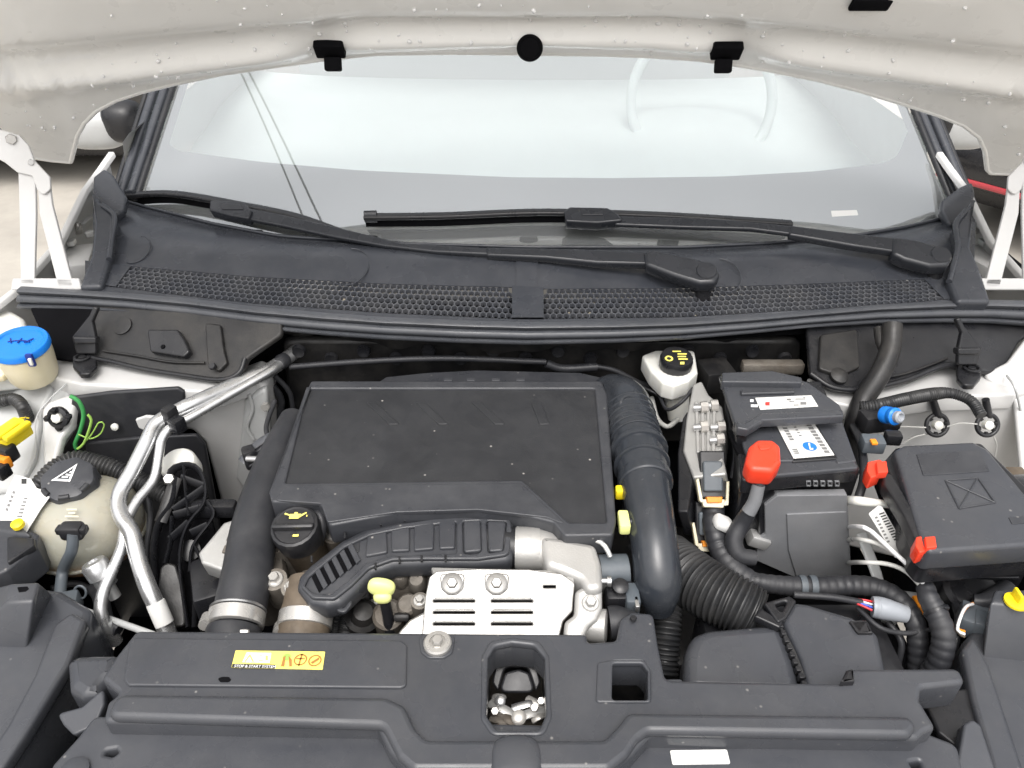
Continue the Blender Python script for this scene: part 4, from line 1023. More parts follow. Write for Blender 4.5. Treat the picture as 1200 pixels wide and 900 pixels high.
for x in (428, 486, 552, 622):
    plate('embossed_rib', [(x, 471), (x + 12, 471), (x + 40 - (x > 600) * 18, 497), (x + 28 - (x > 600) * 18, 497)], ZC, .004, 'panel_plastic', ip, lift=-.0028, fil=.002, bev=.001)
plate('rear_hump', [(440, 449), (452, 441), (500, 436), (560, 433), (680, 436), (706, 442), (712, 449)], tilt(.960, 445, -.1), .035, 'cover_plastic', t, fil=.008, bev=.004)
for x in (525, 552, 581, 610): plate('rim_tab', rect(x - 5, 443, x + 5, 446), ZC, .004, 'cover_plastic', t, lift=.002, fil=.001, bev=.0005)

# ---- turbo/intake hose on the left with band clamp
t = thing('intake_hose', 'thick smooth black hose ending in a silver band clamp', 'hose', P(280, 760, .80))
tube('hose', [(345, 492, .93), (330, 525, .93), (312, 570, .925), (298, 620, .915), (290, 670, .905), (283, 705, .895), (277, 735, .885)], [17, 21, 24, 27, 29, 30, 30], 'rubber', t, n=28)
axh = (P(290, 670, .905) - P(278, 730, .886)).normalized(); pc = P(277, 726, .890); rb = M(pc, 31)
cl = lathe('band_clamp', [(rb, -.009), (rb * 1.05, -.008), (rb * 1.05, .008), (rb, .009)], pc, 'zinc', t, axh, 44)
lathe('clamp_rim', [(rb * 1.02, -.0015), (rb * 1.06, 0), (rb * 1.02, .0015)], pc + axh * .012, 'steel', cl, axh, 44)
lathe('clamp_screw', [(.007, -.010), (.007, .010)], pc + Vector((-rb * .98, -rb * .30, rb * .30)), 'zinc', cl, (.2, -1, .4), 14)
bx_ = box('clamp_housing', pc + Vector((.012, -rb * .98, rb * .42)), (.030, .008, .012), 'zinc', cl, Matrix.Rotation(-.8, 3, 'X'), .003)
lathe('pipe_stub', [(rb * .96, -.08), (rb * .98, -.03), (rb * 1.02, -.016), (rb * .99, -.012)], pc, 'rubber', t, axh, 36)
box('yellow_mark', pc - axh * .024 + Vector((-.018, -rb * .90, rb * .30)), (.016, .004, .012), 'print_yellow', t, Matrix.Rotation(-.8, 3, 'X'), .001)
box('white_mark', pc - axh * .022 + Vector((.004, -rb * 1.0, rb * .32)), (.022, .003, .004), 'print_white', t, Matrix.Rotation(-.8, 3, 'X'), .001)
t = thing('clamped_stub', 'short brown-stained pipe stub with silver band clamp beside the oil cap', 'pipe stub', P(358, 750, .80))
axh = Vector((.02, .93, .37)).normalized(); pc = P(358, 727, .882); rb = M(pc, 30)
lathe('stub_pipe', [(rb * .96, -.09), (rb * .98, -.012), (rb * .98, .010), (rb * 1.0, .012), (rb * .97, .018), (rb * .95, .045), (rb * .9, .05)], pc, 'brown_plastic', t, axh, 40)
cl = lathe('band_clamp', [(rb, -.009), (rb * 1.05, -.008), (rb * 1.05, .008), (rb, .009)], pc, 'zinc', t, axh, 44)
lathe('clamp_screw', [(.007, -.010), (.007, .010)], pc + Vector((-rb * .92, -rb * .45, 0)), 'zinc', cl, (.2, -1, .4), 14)
box('yellow_mark', pc - axh * .022 + Vector((0, -rb * 1.0, 0)), (.005, .004, .016), 'print_yellow', t, None, .001)
# ribbed coolant hose going under the cover
t = thing('ribbed_coolant_hose', 'grey fluted hose with a black clip going under the engine cover', 'hose', P(295, 545, .9))
tube('hose', [(288, 545, .905), (300, 532, .915), (318, 520, .925), (345, 508, .93)], [11, 12, 13, 13], 'grey_rubber', t, n=18)
for k in range(5):
    tube('flute', [(286 + k * 2.2, 537 + k * 3.2, .922), (302 + k * 2, 524 + k * 3.4, .934), (322 + k, 511 + k * 3.6, .944)], 1.0, 'rubber', t, n=6)
box('hose_clip', P(293, 536, .925), (.018, .02, .034), 'black_plastic', t, Matrix.Rotation(.5, 3, 'Z'), .004)
lathe('clip_screw', [(.0045, -.012), (.0045, .010), (.003, .012)], P(298, 538, .935), 'steel', t, (1, -.3, .2), 12)

# ---- oil filler cap
oc = P(350, 626, .925); ro = M(oc, 28); axo = Vector((-.05, -.28, 1)).normalized()
t = thing('oil_filler_cap', 'round black oil cap with grip bar and yellow oil-can mark', 'oil cap', P(350, 660, .86))
lathe('filler_neck', [(ro * .86, -.075), (ro * .86, -.02), (ro * .92, -.016), (ro * .9, 0)], oc, 'brown_plastic', t, axo, 32)
oil = lathe('cap', [(ro * .9, -.012), (ro * .97, -.010), (ro, .004), (ro, .018), (ro * .96, .022), (ro * .86, .0235), (ro * .8, .022), (ro * .1, .022)], oc, 'black_plastic', t, axo, 48, lobes=(18, .010))
ux = Vector((1, 0, 0)); ux = (ux - axo * ux.dot(axo)).normalized(); uy = axo.cross(ux)
Ro = Matrix((ux, uy, axo)).transposed()
box('grip_bar', oc + axo * .025 - uy * .003, (ro * 1.75, .008, .010), 'black_plastic', oil, Ro, .004)
po = plane3(oc + axo * .0225, oc + axo * .0225 + ux * .01, oc + axo * .0225 + uy * .01)
c0 = oc + axo * .0228 + uy * ro * .45
def loc2(pts): return [c0 + ux * x * ro + uy * y * ro for x, y in pts]
can = [[(-.26, -.14), (.14, -.14), (.22, .08), (-.26, .08)], [(.12, .0), (.42, .16), (.44, .1), (.16, -.1)], [(-.08, .08), (.06, .08), (.06, .16), (-.08, .16)], [(-.46, .14), (-.26, .06), (-.26, 0), (-.5, .08)], [(.44, .02), (.49, .02), (.49, -.06), (.44, -.06)]]
vs_, fs = [], []
for q in can:
    k = len(vs_); vs_ += loc2(q); fs.append(tuple(range(k, k + len(q))))
pyd('oil_can_mark', [v + axo * .0006 for v in vs_], fs, 'print_yellow', oil, False)
pyd('yellow_dash', [v - uy * ro * .92 + ux * ro * .2 + axo * .0006 for v in loc2([(-.16, -.05), (.08, -.05), (.08, .05), (-.16, .05)])], [(0, 1, 2, 3)], 'print_yellow', oil, False)
# dark hose loop behind oil cap
tag(tube('breather_hose', [(345, 590, .92), (360, 590, .935), (372, 600, .94), (378, 616, .93), (372, 640, .90)], 6, 'rubber', None), 'black breather hose curling round the oil cap', 'hose')
tag(box('grey_bracket', P(334, 596, .93), (.026, .03, .02), 'dirty_casting', None, Matrix.Rotation(.4, 3, 'Z'), .004), 'small weathered grey bracket behind the oil cap', 'bracket')

# ---- ribbed plastic inlet duct curving over the head
ZD = tilt(.935, 640, .12)
t = thing('inlet_duct', 'curved black ribbed inlet duct with slotted mouth', 'air duct', P(470, 650, .85))
du = plate('duct_body', [(347, 688), (350, 674), (364, 660), (400, 632), (430, 617), (470, 608), (520, 601), (570, 598), (600, 603), (604, 625), (600, 656), (560, 660), (500, 660), (462, 662), (436, 672), (418, 690), (400, 706), (382, 710), (362, 706)], ZD, .032, 'cover_plastic', t, fil=.012, bev=.008)
plate('duct_rim', [(352, 687), (356, 675), (402, 636), (432, 622), (472, 613), (520, 606), (570, 603), (598, 607), (600, 622), (596, 650), (560, 655), (500, 655), (460, 656), (432, 666), (412, 686), (392, 702), (366, 701)], ZD, .006, 'cover_plastic', du, lift=.004, fil=.010, bev=.002,
      holes=[[(357, 686), (362, 676), (404, 641), (434, 627), (472, 619), (535, 611), (535, 648), (500, 650), (458, 651), (428, 660), (408, 680), (388, 696), (368, 695)], [(542, 611), (563, 610), (564, 645), (558, 650), (543, 648)], [(570, 610), (594, 611), (590, 645), (572, 648)]], hfil=.004)
for q in ([(430, 628), (453, 622), (454, 647), (428, 652)], [(458, 621), (480, 617), (480, 645), (459, 646)], [(485, 616), (509, 611), (508, 643), (485, 645)], [(514, 611), (534, 608), (533, 642), (515, 643)]):
    plate('duct_pad', q, ZD, .010, 'cover_plastic', du, lift=.004, fil=.003, bev=.002)
for q in ([(543, 610), (563, 609), (564, 645), (544, 647)], [(571, 610), (593, 611), (589, 645), (573, 646)]):
    plate('duct_pad', q, ZD, .010, 'cover_plastic', du, lift=.006, fil=.004, bev=.002)
# slotted mouth
for k in range(5):
    x, y = 367 + k * 9.6, 682 - k * 7.4
    plate('mouth_slot', [(x - 4, y - 10), (x + 1, y - 13), (x + 12, y + 8), (x + 7, y + 13)], ZD, .003, 'deep_black', du, lift=.0006, fil=.001, bev=.0004)
    plate('mouth_vane', [(x + 2, y - 12), (x + 7, y - 17), (x + 17, y + 3), (x + 12, y + 8)], ZD, .008, 'cover_plastic', du, lift=.004, fil=.001, bev=.001)
plate('mouth_slot', [(404, 636), (422, 630), (421, 646), (412, 650)], ZD, .003, 'panel_plastic', du, lift=.0008, fil=.001, bev=.0004)
for (x, y) in ((365, 654), (404, 626), (446, 611), (474, 606), (500, 602), (526, 600), (553, 599), (578, 600), (440, 662), (468, 655), (494, 653), (522, 653)):
    plate('seam_tick', rect(x - 1.2, y - 3, x + 1.2, y + 4), ZD, .004, 'black_plastic', du, lift=.0058, fil=.0005, bev=.0003)
plate('fixing_tab', [(392, 704), (404, 690), (412, 694), (412, 708), (404, 718), (395, 716)], ZD, .006, 'cover_plastic', t, lift=-.012, fil=.006, bev=.0015, holes=[[(398, 709), (404, 702), (408, 706), (402, 713)]], hfil=.002)
tube('outlet_pipe', [P(560, 634, .915), P(590, 640, .915), P(612, 643, .915)], [23, 24, 24], 'black_plastic', t, n=24)
tag(tube('grey_hose', [(560, 597, .935), (600, 600, .94), (630, 606, .94), (650, 618, .935)], [6, 8, 9, 9], 'grey_rubber', None), 'grey dusty hose tucked along the front edge of the engine cover', 'hose')
tag(tube('ribbed_lead', [(425, 660, .88), (415, 690, .87), (408, 715, .86), (404, 745, .84)], 9, 'corrugated', None, corr=(.004, .15)), 'vertical ribbed lead beside the dipstick', 'cable')
tag(tube('ribbed_lead', [(396, 715, .86), (392, 730, .85), (388, 750, .84)], 8, 'corrugated', None, corr=(.004, .15)), 'short ribbed lead next to the clamped pipe stub', 'cable')
tag(lathe('oil_sensor', [(.022, -.05), (.022, 0), (.016, .004), (.012, .016), (.005, .018)], P(425, 722, .86), 'dusty_black', None, (.2, -.3, 1), 20), 'dirty black sensor body below the dipstick', 'sensor')

# ---- dipstick
dp = P(447, 688, .925)
t = thing('dipstick', 'pale yellow dipstick handle on a thin black tube', 'dipstick', P(452, 745, .84))
hd = blob('handle', dp, (.0165, .008, .012), 'pale_yellow_plastic', t, e=2.6, n=28, rot=Matrix.Rotation(.25, 3, 'Y'))
blob('handle_grip', dp + Vector((.001, -.006, -.011)), (.011, .007, .008), 'pale_yellow_plastic', hd, e=2.4, n=20)
tube('dipstick_tube', [dp + Vector((.002, -.002, -.014)), dp + Vector((.004, -.006, -.05)), dp + Vector((.006, -.02, -.12))], [.007, .0068, .0065], 'black_plastic', t, metres=True)

# ---- heat shield of pressed aluminium
ZS = plane3(P(510, 672, .935), P(650, 672, .935), P(580, 742, .905))
t = thing('heat_shield', 'bright pressed aluminium heat shield with slots and two bolts', 'heat shield', P(580, 745, .85))
slots = []
for (x0, x1) in ((508, 556), (576, 624)):
    for y in (704, 717.5, 731): slots.append(rect(x0, y - .9, x1, y + 1.1))
slots.append(rect(637, 686, 651, 688.6))
hs_ = plate('shield_plate', [(511, 669), (560, 666), (620, 667), (658, 672), (674, 683), (672, 700), (671, 716), (660, 728), (655, 748), (494, 748), (498, 700), (503, 676)], ZS, .004, 'shield_metal', t, fil=.006, bev=.0015, holes=slots, hfil=.0004)
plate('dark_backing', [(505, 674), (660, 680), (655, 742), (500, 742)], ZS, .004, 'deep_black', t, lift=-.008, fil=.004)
for (x0, x1) in ((508, 556), (576, 624)):
    for y in (704, 717.5, 731):
        plate('louvre', [(x0 + 2, y - 4), (x1 - 2, y - 4), (x1 - 1, y - 1.2), (x0 + 1, y - 1.2)], ZS, .004, 'shield_metal', hs_, lift=.0022, fil=.001, bev=.0012)
for x in (530, 582):
    plate('boss_dish', [(x - 15, 672), (x + 15, 672), (x + 13, 690), (x + 5, 697), (x - 5, 697), (x - 13, 690)], ZS, .004, 'shield_metal', hs_, lift=.002, fil=.006, bev=.0015)
    lathe('bolt_washer', [(.0125, 0), (.0125, .003), (.011, .004)], on(ZS, x, 684, .002), 'shield_metal', hs_, ZS[3], 28)
    hexbolt('shield_bolt', on(ZS, x, 684, .005), .0065, hs_, ZS[3], 'shield_metal', False)
plate('lower_lip', [(462, 746), (480, 726), (502, 714), (506, 748)], tilt(.895, 735, .5), .006, 'shield_metal', t, fil=.005)
plate('upper_lip', [(505, 664), (660, 668), (676, 682), (660, 674), (560, 669), (508, 672)], tilt(.930, 668, -.2), .010, 'cast_metal', t, fil=.002)

# ---- throttle / mixing casting
t = thing('throttle_casting', 'pale cast-metal elbow pipe and flange beside the heat shield', 'casting', P(680, 745, .84))
cb = tube('elbow_pipe', [(604, 643, .915), (632, 644, .915), (660, 652, .912), (688, 668, .905), (694, 692, .895)], [25, 25, 22, 21, 20], 'cast_metal', t, n=30)
lathe('pipe_collar', [(M(P(620, 643, .915), 25.5), -.015), (M(P(620, 643, .915), 26), -.014), (M(P(620, 643, .915), 26), .014), (M(P(620, 643, .915), 25.5), .015)], P(619, 643, .915), 'cast_metal', cb, (1, 0, 0), 32)
plate('elbow_top', [(632, 626), (660, 630), (698, 637), (705, 660), (707, 690), (688, 692), (680, 678), (662, 670), (640, 662)], tilt(.942, 655, .1), .05, 'cast_metal', t, fil=.012, bev=.008)
fl = plate('flange', [(674, 692), (690, 684), (706, 686), (706, 712), (700, 726), (690, 734), (684, 748), (660, 748), (662, 728), (673, 720)], tilt(.922, 710, .35), .05, 'cast_metal', t, fil=.008, bev=.005)
hexbolt('flange_bolt', on(tilt(.922, 710, .35), 692, 707, .0), .0065, fl, (0, -.35, 1), 'cast_metal')
lathe('flange_boss', [(.020, -.02), (.020, .004), (.015, .006)], P(706, 734, .892), 'cast_metal', t, (1, -.2, .1), 28)
tube('cast_stud', [P(698, 681, .918), P(712, 681, .918)], [4, 4], 'steel', t, n=10)
lathe('stud_head', [(.0065, -.002), (.0065, .003)], P(713, 681, .918), 'steel', t, (1, 0, 0), 16)
tube('metal_vacuum_pipe', [(672, 630, .945), (698, 633, .945), (709, 640, .945), (715, 652, .935)], 3, 'aluminium', t, n=10)
# actuator
t = thing('throttle_actuator', 'black round actuator and plug fixed to the pale casting', 'actuator', P(722, 710, .86))
tube('motor_drum', [P(702, 670, .905), P(735, 668, .905)], [20, 19], 'connector_grey', t, n=28)
box('actuator_body', P(724, 697, .885), (.036, .05, .045), 'black_plastic', t, None, .006)
box('actuator_plug', P(740, 703, .895), (.018, .032, .03), 'connector_grey', t, None, .004)
box('plug_clip', P(746, 708, .905), (.005, .016, .010), 'steel', t, None, .001)
lathe('actuator_cap', [(.010, 0), (.010, .012), (.006, .014)], P(726, 691, .905), 'black_plastic', t, (0, -.3, 1), 18)
tube('rubber_joint', [P(714, 730, .895), P(722, 730, .895), P(740, 735, .89)], [19, 20, 18], 'rubber', t, n=20)

# ================================================================ big air duct to the turbo, right of the cover
t = thing('air_intake_duct', 'tall glossy black air duct with ribbed elbow beside the cover', 'air duct', P(768, 720, .80))
D = [(700, 462, .945), (716, 456, .955), (733, 468, .960), (740, 490, .960), (746, 518, .960), (752, 545, .958), (757, 575, .953), (763, 610, .945), (768, 650, .930), (771, 685, .905), (771, 712, .87)]
dm = tube('duct', D, [14, 18, 25, 28, 29, 30, 28.5, 27.5, 27.5, 27.5, 19], 'duct_plastic', t, n=32)
def ring(px, py, z, r, w, m='duct_plastic', ax=None):
    p = P(px, py, z); q = M(p, r); a = ax or (P(752, 545, .958) - P(740, 490, .960))
    return lathe('collar', [(q * .96, -w), (q * 1.01, -w * .8), (q * 1.03, 0), (q * 1.01, w * .8), (q * .96, w)], p, m, dm, a, 40)
for k, (x, y, r) in enumerate(((738, 482, 27.5), (740, 489, 28), (741, 496, 28.5), (743, 503, 29), (744, 509, 29.5), (746, 516, 30))): ring(x, y, .960, r, .0022)
ring(749, 528, .959, 33, .005); ring(752, 546, .957, 32.5, .003)
ring(756, 564, .954, 31.5, .009)
lathe('moulded_rosette', [(.013, 0), (.013, .003), (.010, .0035), (.009, .002), (.006, .002), (.005, .004)], P(737, 473, .988), 'duct_plastic', dm, (-.05, -.5, .9), 28)
for x, y, c_ in ((727, 577, 'yellow_plastic'), (731, 612, 'pale_yellow_plastic')):
    p = P(x, y, .95)
    cl = box('duct_clip', p, (.014, .014 if y < 600 else .030, .016), c_, t, None, .003)
    tube('clip_stub', [p + Vector((0, 0, 0)), p + Vector((.034, 0, 0))], [.006, .006], 'black_plastic', cl, metres=True)
tag(tube('ribbed_elbow', [(777, 660, .85), (782, 690, .845), (781, 730, .83), (777, 790, .79)], [14, 17, 18, 18], 'corrugated', None, corr=(.006, .18), n=20), 'dark ribbed tube dropping behind the tall air duct', 'hose')

# large corrugated hose and air filter box
tag(tube('corrugated_air_hose', [(782, 655, .85), (806, 675, .865), (835, 694, .87), (862, 708, .87), (888, 722, .865)], [32, 34, 34.5, 34, 31], 'corrugated', None, corr=(.0062, .12), n=30), 'wide black corrugated air hose slanting to the filter box', 'hose')
t = thing('air_filter_box', 'dull black air filter box with a clipped seam', 'air filter box', P(920, 790, .78))
box('lower_box', P(925, 790, .77), (.24, .13, .14), 'black_plastic', t, None, .02)
ZA = tilt(.885, 760, .10)
plate('left_half', [(800, 812), (804, 760), (812, 742), (830, 735), (912, 728), (921, 740), (934, 775), (942, 815)], ZA, .06, 'front_plastic', t, fil=.022, bev=.014)
plate('right_half', [(916, 724), (928, 704), (946, 706), (1000, 722), (1030, 742), (1046, 815), (950, 815), (938, 770)], ZA, .06, 'front_plastic', t, fil=.014, bev=.008, lift=.004)
for k in range(9):
    x, y = 914 + k * 3.5, 732 + k * 8.5
    plate('seam_rib', [(x - 3, y - 3), (x + 3, y - 3), (x + 5, y + 3), (x - 1, y + 3)], ZA, .010, 'black_plastic', t, lift=.006, fil=.001, bev=.001)
tube('seam_bead', [on(ZA, x, y, .001) for x, y in [(910, 728), (918, 742), (930, 765), (942, 795)]], [.0028] * 4, 'corrugated', t, metres=True, n=8)
plate('seam_clip', [(884, 722), (892, 712), (918, 728), (914, 736)], ZA, .012, 'black_plastic', t, lift=.010, fil=.002)
plate('hose_saddle', [(895, 706), (925, 698), (934, 704), (922, 724), (912, 730)], ZA, .012, 'black_plastic', t, lift=.012, fil=.003, holes=[[(908, 708), (924, 703), (916, 718)]])
plate('bracket_eye', [(995, 727), (1016, 726), (1024, 742), (1006, 742)], ZA, .008, 'black_plastic', t, lift=.008, fil=.002, holes=[[(1000, 730), (1012, 729), (1016, 739), (1006, 740)]], hfil=.002)

# ================================================================ brake-fluid reservoir
t = thing('brake_fluid_reservoir', 'white brake-fluid reservoir with black printed cap under the seal', 'fluid reservoir', P(795, 480, .85))
plate('reservoir_top', [(752, 416), (768, 410), (814, 410), (818, 436), (808, 446), (790, 452), (776, 448), (762, 434)], flat(.965), .03, 'white_plastic', t, fil=.008, bev=.004)
tube('reservoir_neck', [P(792, 440, .95), P(793, 462, .92), P(795, 490, .88)], [20, 15, 12], 'white_plastic', t, n=24)
bc = P(791, 430, .965); rb = M(bc, 19); axb = Vector((0, -.15, 1)).normalized()
cp = lathe('cap', [(rb * .95, 0), (rb, .003), (rb, .018), (rb * .93, .022), (rb * .1, .022)], bc, 'black_plastic', t, axb, 40, lobes=(20, .012))
pb = (bc + axb * .0228, Vector((1, 0, 0)), axb.cross(Vector((1, 0, 0))), axb)
def disc(name, pl, px, py, r, m, parent, lift=.0004, n=20):
    c = on(pl, px, py, lift); return pyd(name, [c + (pl[1] * cos(a) + pl[2] * sin(a)) * r for a in (2 * pi * k / n for k in range(n))], [tuple(range(n))], m, parent, False)
disc('yellow_symbol', pb, 784, 420, .0065, 'print_yellow', cp); disc('symbol_centre', pb, 784, 420, .0035, 'print_black', cp, .0009)
marks('yellow_print', pb, [(794, 414, 805, 415.5), (794, 417, 804, 418.5), (795, 420, 806, 421.5), (788, 411, 798, 412.4), (797, 424, 802, 427)], 'print_yellow', cp)
tag(tube('brake_pipe', [(745, 450, .93), (762, 458, .93), (778, 466, .925)], 2, 'black_plastic', None), 'thin black pipe beside the brake-fluid reservoir', 'pipe')

# ================================================================ control unit on aluminium bracket
t = thing('control_unit', 'finned aluminium control unit with grey plugs beside the battery', 'control unit', P(825, 570, .80))
ZK = plane3(P(815, 450, .985), P(850, 500, .975), P(815, 570, .94))
cu_ = plate('housing', [(812, 450), (822, 446), (830, 462), (846, 476), (850, 500), (846, 530), (852, 556), (812, 560), (800, 528), (804, 490)], ZK, .045, 'unit_metal', t, fil=.004, bev=.003)
plate('side_face', [(800, 490), (806, 480), (812, 560), (806, 600), (794, 600), (794, 530)], ZK, .06, 'black_plastic', t, fil=.003, lift=-.006)
for x, y in ((838, 475), (846, 500), (845, 515), (826, 477), (826, 500)):
    tube('fixing_stud', [on(ZK, x - 12, y + 1, .006), on(ZK, x + 2, y, .008)], [.0055, .005], 'steel', t, metres=True, n=14)
    lathe('stud_nut', [(.0085, -.005), (.0085, .005)], on(ZK, x - 1, y, .008), 'zinc', t, (1, 0, .1), 8)
for k in range(4): plate('fin', [(814 + k * 7, 470 + k * 3), (818 + k * 7, 470 + k * 3), (820 + k * 6, 530), (816 + k * 6, 530)], ZK, .006, 'unit_metal', cu_, lift=.004, fil=.001, bev=.001)
def plug(px, py, z, w, h, t):
    pl = plane3(P(px, py - h, z + .012), P(px + w, py - h, z + .012), P(px, py + h, z - .03))
    b = plate('plug_shell', [(px - w, py - h), (px + w, py - h), (px + w + 2, py + h), (px - w + 1, py + h)], pl, .03, 'black_plastic', t, fil=.003)
    plate('plug_face', [(px - w + 4, py - h + 12), (px + w - 3, py - h + 12), (px + w - 2, py + h - 8), (px - w + 5, py + h - 8)], pl, .012, 'connector_grey', b, lift=.006, fil=.004)
    for q in ([(px - w - 4, py + h - 22), (px - w - 1, py + h - 24), (px - w + 4, py + h + 2), (px - w + 8, py + h + 8), (px - w, py + h + 3)], [(px + w + 2, py + h - 20), (px + w + 5, py + h - 20), (px + w + 4, py + h + 8), (px + w - 6, py + h + 9), (px + w + 1, py + h + 2)], [(px - w + 2, py + h + 1), (px + w, py + h + 1), (px + w - 2, py + h + 11), (px - w + 5, py + h + 10)]):
        plate('white_lever', q, pl, .010, 'cream_plastic', b, lift=.004, fil=.002, bev=.001)
    plate('orange_lock', [(px - w + 8, py + h - 2), (px + w - 3, py + h - 2), (px + w - 4, py + h + 5), (px - w + 9, py + h + 5)], pl, .010, 'orange_plastic', b, lift=.008, fil=.001, bev=.001)
plug(835, 556, .955, 15, 28, t); plug(826, 612, .90, 11, 24, t)
tag(box('relay_block', P(838, 440, .93), (.05, .05, .04), 'dusty_black', None, Matrix.Rotation(.2, 3, 'Z'), .004), 'small dusty relay block between reservoir and battery', 'relay')
tag(box('fuse_strip', P(905, 430, .955), (.10, .02, .02), 'dirty_casting', None, None, .004), 'beige dusty strip behind the battery', 'strip')

# ================================================================ battery
ZB = tilt(.985, 520, 0)
t = thing('battery', 'black car battery with white labels and red terminal cover', 'battery', P(930, 600, .74))
plate('case', [(854, 470), (968, 462), (1009, 552), (870, 567)], ZB, .20, 'black_plastic', t, fil=.006, bev=.004, lift=-.02)
bt = plate('lid', [(856, 450), (962, 446), (1008, 549), (869, 563)], ZB, .024, 'black_plastic', t, fil=.006, bev=.003)
plate('lid_step', [(866, 503), (922, 498), (936, 540), (880, 540), (872, 525)], ZB, .012, 'front_plastic', bt, lift=.006, fil=.003)
plate('lid_step', [(948, 486), (984, 484), (1004, 540), (982, 543)], ZB, .012, 'front_plastic', bt, lift=.005, fil=.003)
plate('lid_front', [(880, 543), (1000, 536), (1006, 548), (872, 560)], ZB, .008, 'front_plastic', bt, lift=.003, fil=.003)
# clamp tray over the rear half
ZT = tilt(1.012, 470, .0)
tr = plate('top_tray', [(843, 440), (850, 437), (905, 436), (936, 444), (948, 448), (984, 474), (988, 482), (892, 486), (872, 498), (861, 494)], ZT, .010, 'front_plastic', t, fil=.004, bev=.0025)
plate('tray_lip', [(846, 436), (905, 434), (940, 442), (940, 448), (846, 447)], ZT, .016, 'front_plastic', tr, lift=.010, fil=.003)
plate('tray_edge', [(862, 493), (872, 496), (892, 484), (988, 480), (989, 487), (894, 492), (876, 503), (864, 501)], ZT, .014, 'front_plastic', tr, lift=.006, fil=.002)
plate('tray_rib', [(868, 456), (930, 454), (932, 459), (869, 461)], ZT, .006, 'cover_plastic', tr, lift=.005, fil=.002)
lb = plate('warning_label', [(885, 466), (951, 463), (959, 476), (891, 480)], ZT, .001, 'paper', tr, lift=.0014, fil=.001, bev=.0003)
plt = (ZT[0] + ZT[3] * .0014,) + ZT[1:]
marks('red_square', plt, [(897, 471, 902, 475)], 'print_red', lb); marks('fine_print', plt, [(922, 467, 927, 469), (925, 470, 931, 471), (932, 467, 944, 468), (938, 471, 945, 474), (930, 474, 936, 475), (941, 465, 944, 466)], 'print_grey', lb)
marks('moulded_symbols', ZT, [(879, 468, 883, 471), (880, 474, 888, 477)], 'print_white', tr, .0006)
ZL = (ZB[0] + ZB[3] * .008,) + ZB[1:]
plate('label_bed', [(902, 488), (950, 485), (983, 537), (929, 541)], ZB, .008, 'black_plastic', bt, lift=.006, fil=.002)
lb = plate('maker_label', [(905, 489), (948, 486), (978, 533), (930, 537)], ZL, .0012, 'paper', bt, fil=.001, bev=.0003)
disc('black_ring', ZL, 918, 491, .0105, 'print_black', lb, .0006); disc('ring_centre', ZL, 918, 491, .0072, 'paper', lb, .0010)
disc('blue_emblem', ZL, 949, 523, .0092, 'print_blue', lb, .0006, 24)
marks('emblem_letter', ZL, [[(947, 519), (949, 519), (950, 525), (953, 525), (953, 527), (949, 527)]], 'print_white', lb, .0011)
def skew(cx, cy, a, b, n, dx, dy, w, h):
    return [[(cx + i * dx, cy + i * dy), (cx + i * dx + w, cy + i * dy - w * .06), (cx + i * dx + w + h * .62, cy + i * dy + h), (cx + i * dx + h * .62, cy + i * dy + h)] for i in range(n)]
marks('fine_print', ZL, skew(917, 501, 0, 0, 5, 1.9, 3.2, 5, 2) + skew(939, 489, 0, 0, 11, 2.6, 3.9, 6, 2.6) + skew(928, 526, 0, 0, 3, 1.2, 2.2, 6, 1.1) + skew(930, 500, 0, 0, 4, 2, 3.2, 3, 1.2), 'print_grey', lb)
# red cover on the positive clamp
rcv = plate('red_terminal_cover', [(874, 540), (878, 522), (888, 514), (906, 514), (915, 522), (916, 541), (907, 552), (880, 550)], tilt(1.012, 535, .12), .030, 'red_plastic', t, fil=.010, bev=.006)
plate('cover_mark', [(888, 521), (900, 519), (905, 522), (902, 526), (891, 527)], tilt(1.012, 535, .12), .003, 'red_plastic', rcv, lift=.0016, fil=.003, bev=.001)
plate('recess', [(853, 505), (870, 500), (874, 520), (876, 534), (864, 530)], ZB, .006, 'deep_black', bt, lift=.0008, fil=.003, bev=.0005)
box('terminal_post', P(866, 510, .99), (.014, .030, .02), 'black_plastic', bt, None, .003)
yF = P(930, 560, .965).y - .004
for x0, x1, n in ((890, 921, 4), (944, 986, 5)):
    for k in range(n):
        w_ = (x1 - x0) / n; plate('case_slot', rect(x0 + k * w_ + 1, 567 - (x0 - 890) * .05, x0 + (k + 1) * w_ - 2, 573 - (x0 - 890) * .05), upright(yF - .012), .003, 'grey_shield', t, fil=.0008, bev=.0004, holes=[rect(x0 + k * w_ + 2, 568 - (x0 - 890) * .05, x0 + (k + 1) * w_ - 3, 572 - (x0 - 890) * .05)], hfil=.0003)
# grey shield in front
yS = yF - .016
sh = plate('front_shield', [(896, 592), (911, 581), (993, 580), (998, 677), (936, 679), (886, 657), (888, 632), (897, 626)], upright(yS), .012, 'grey_shield', t, fil=.002, bev=.0012)
plate('shield_panel', [(922, 603), (992, 600), (996, 676), (934, 678), (924, 645)], upright(yS), .004, 'grey_shield', sh, lift=.0022, fil=.001, bev=.0008)
plate('shield_edge', [(889, 592), (908, 579), (912, 582), (897, 594), (897, 626), (889, 628)], upright(yS), .03, 'black_plastic', sh, lift=-.004, fil=.002)

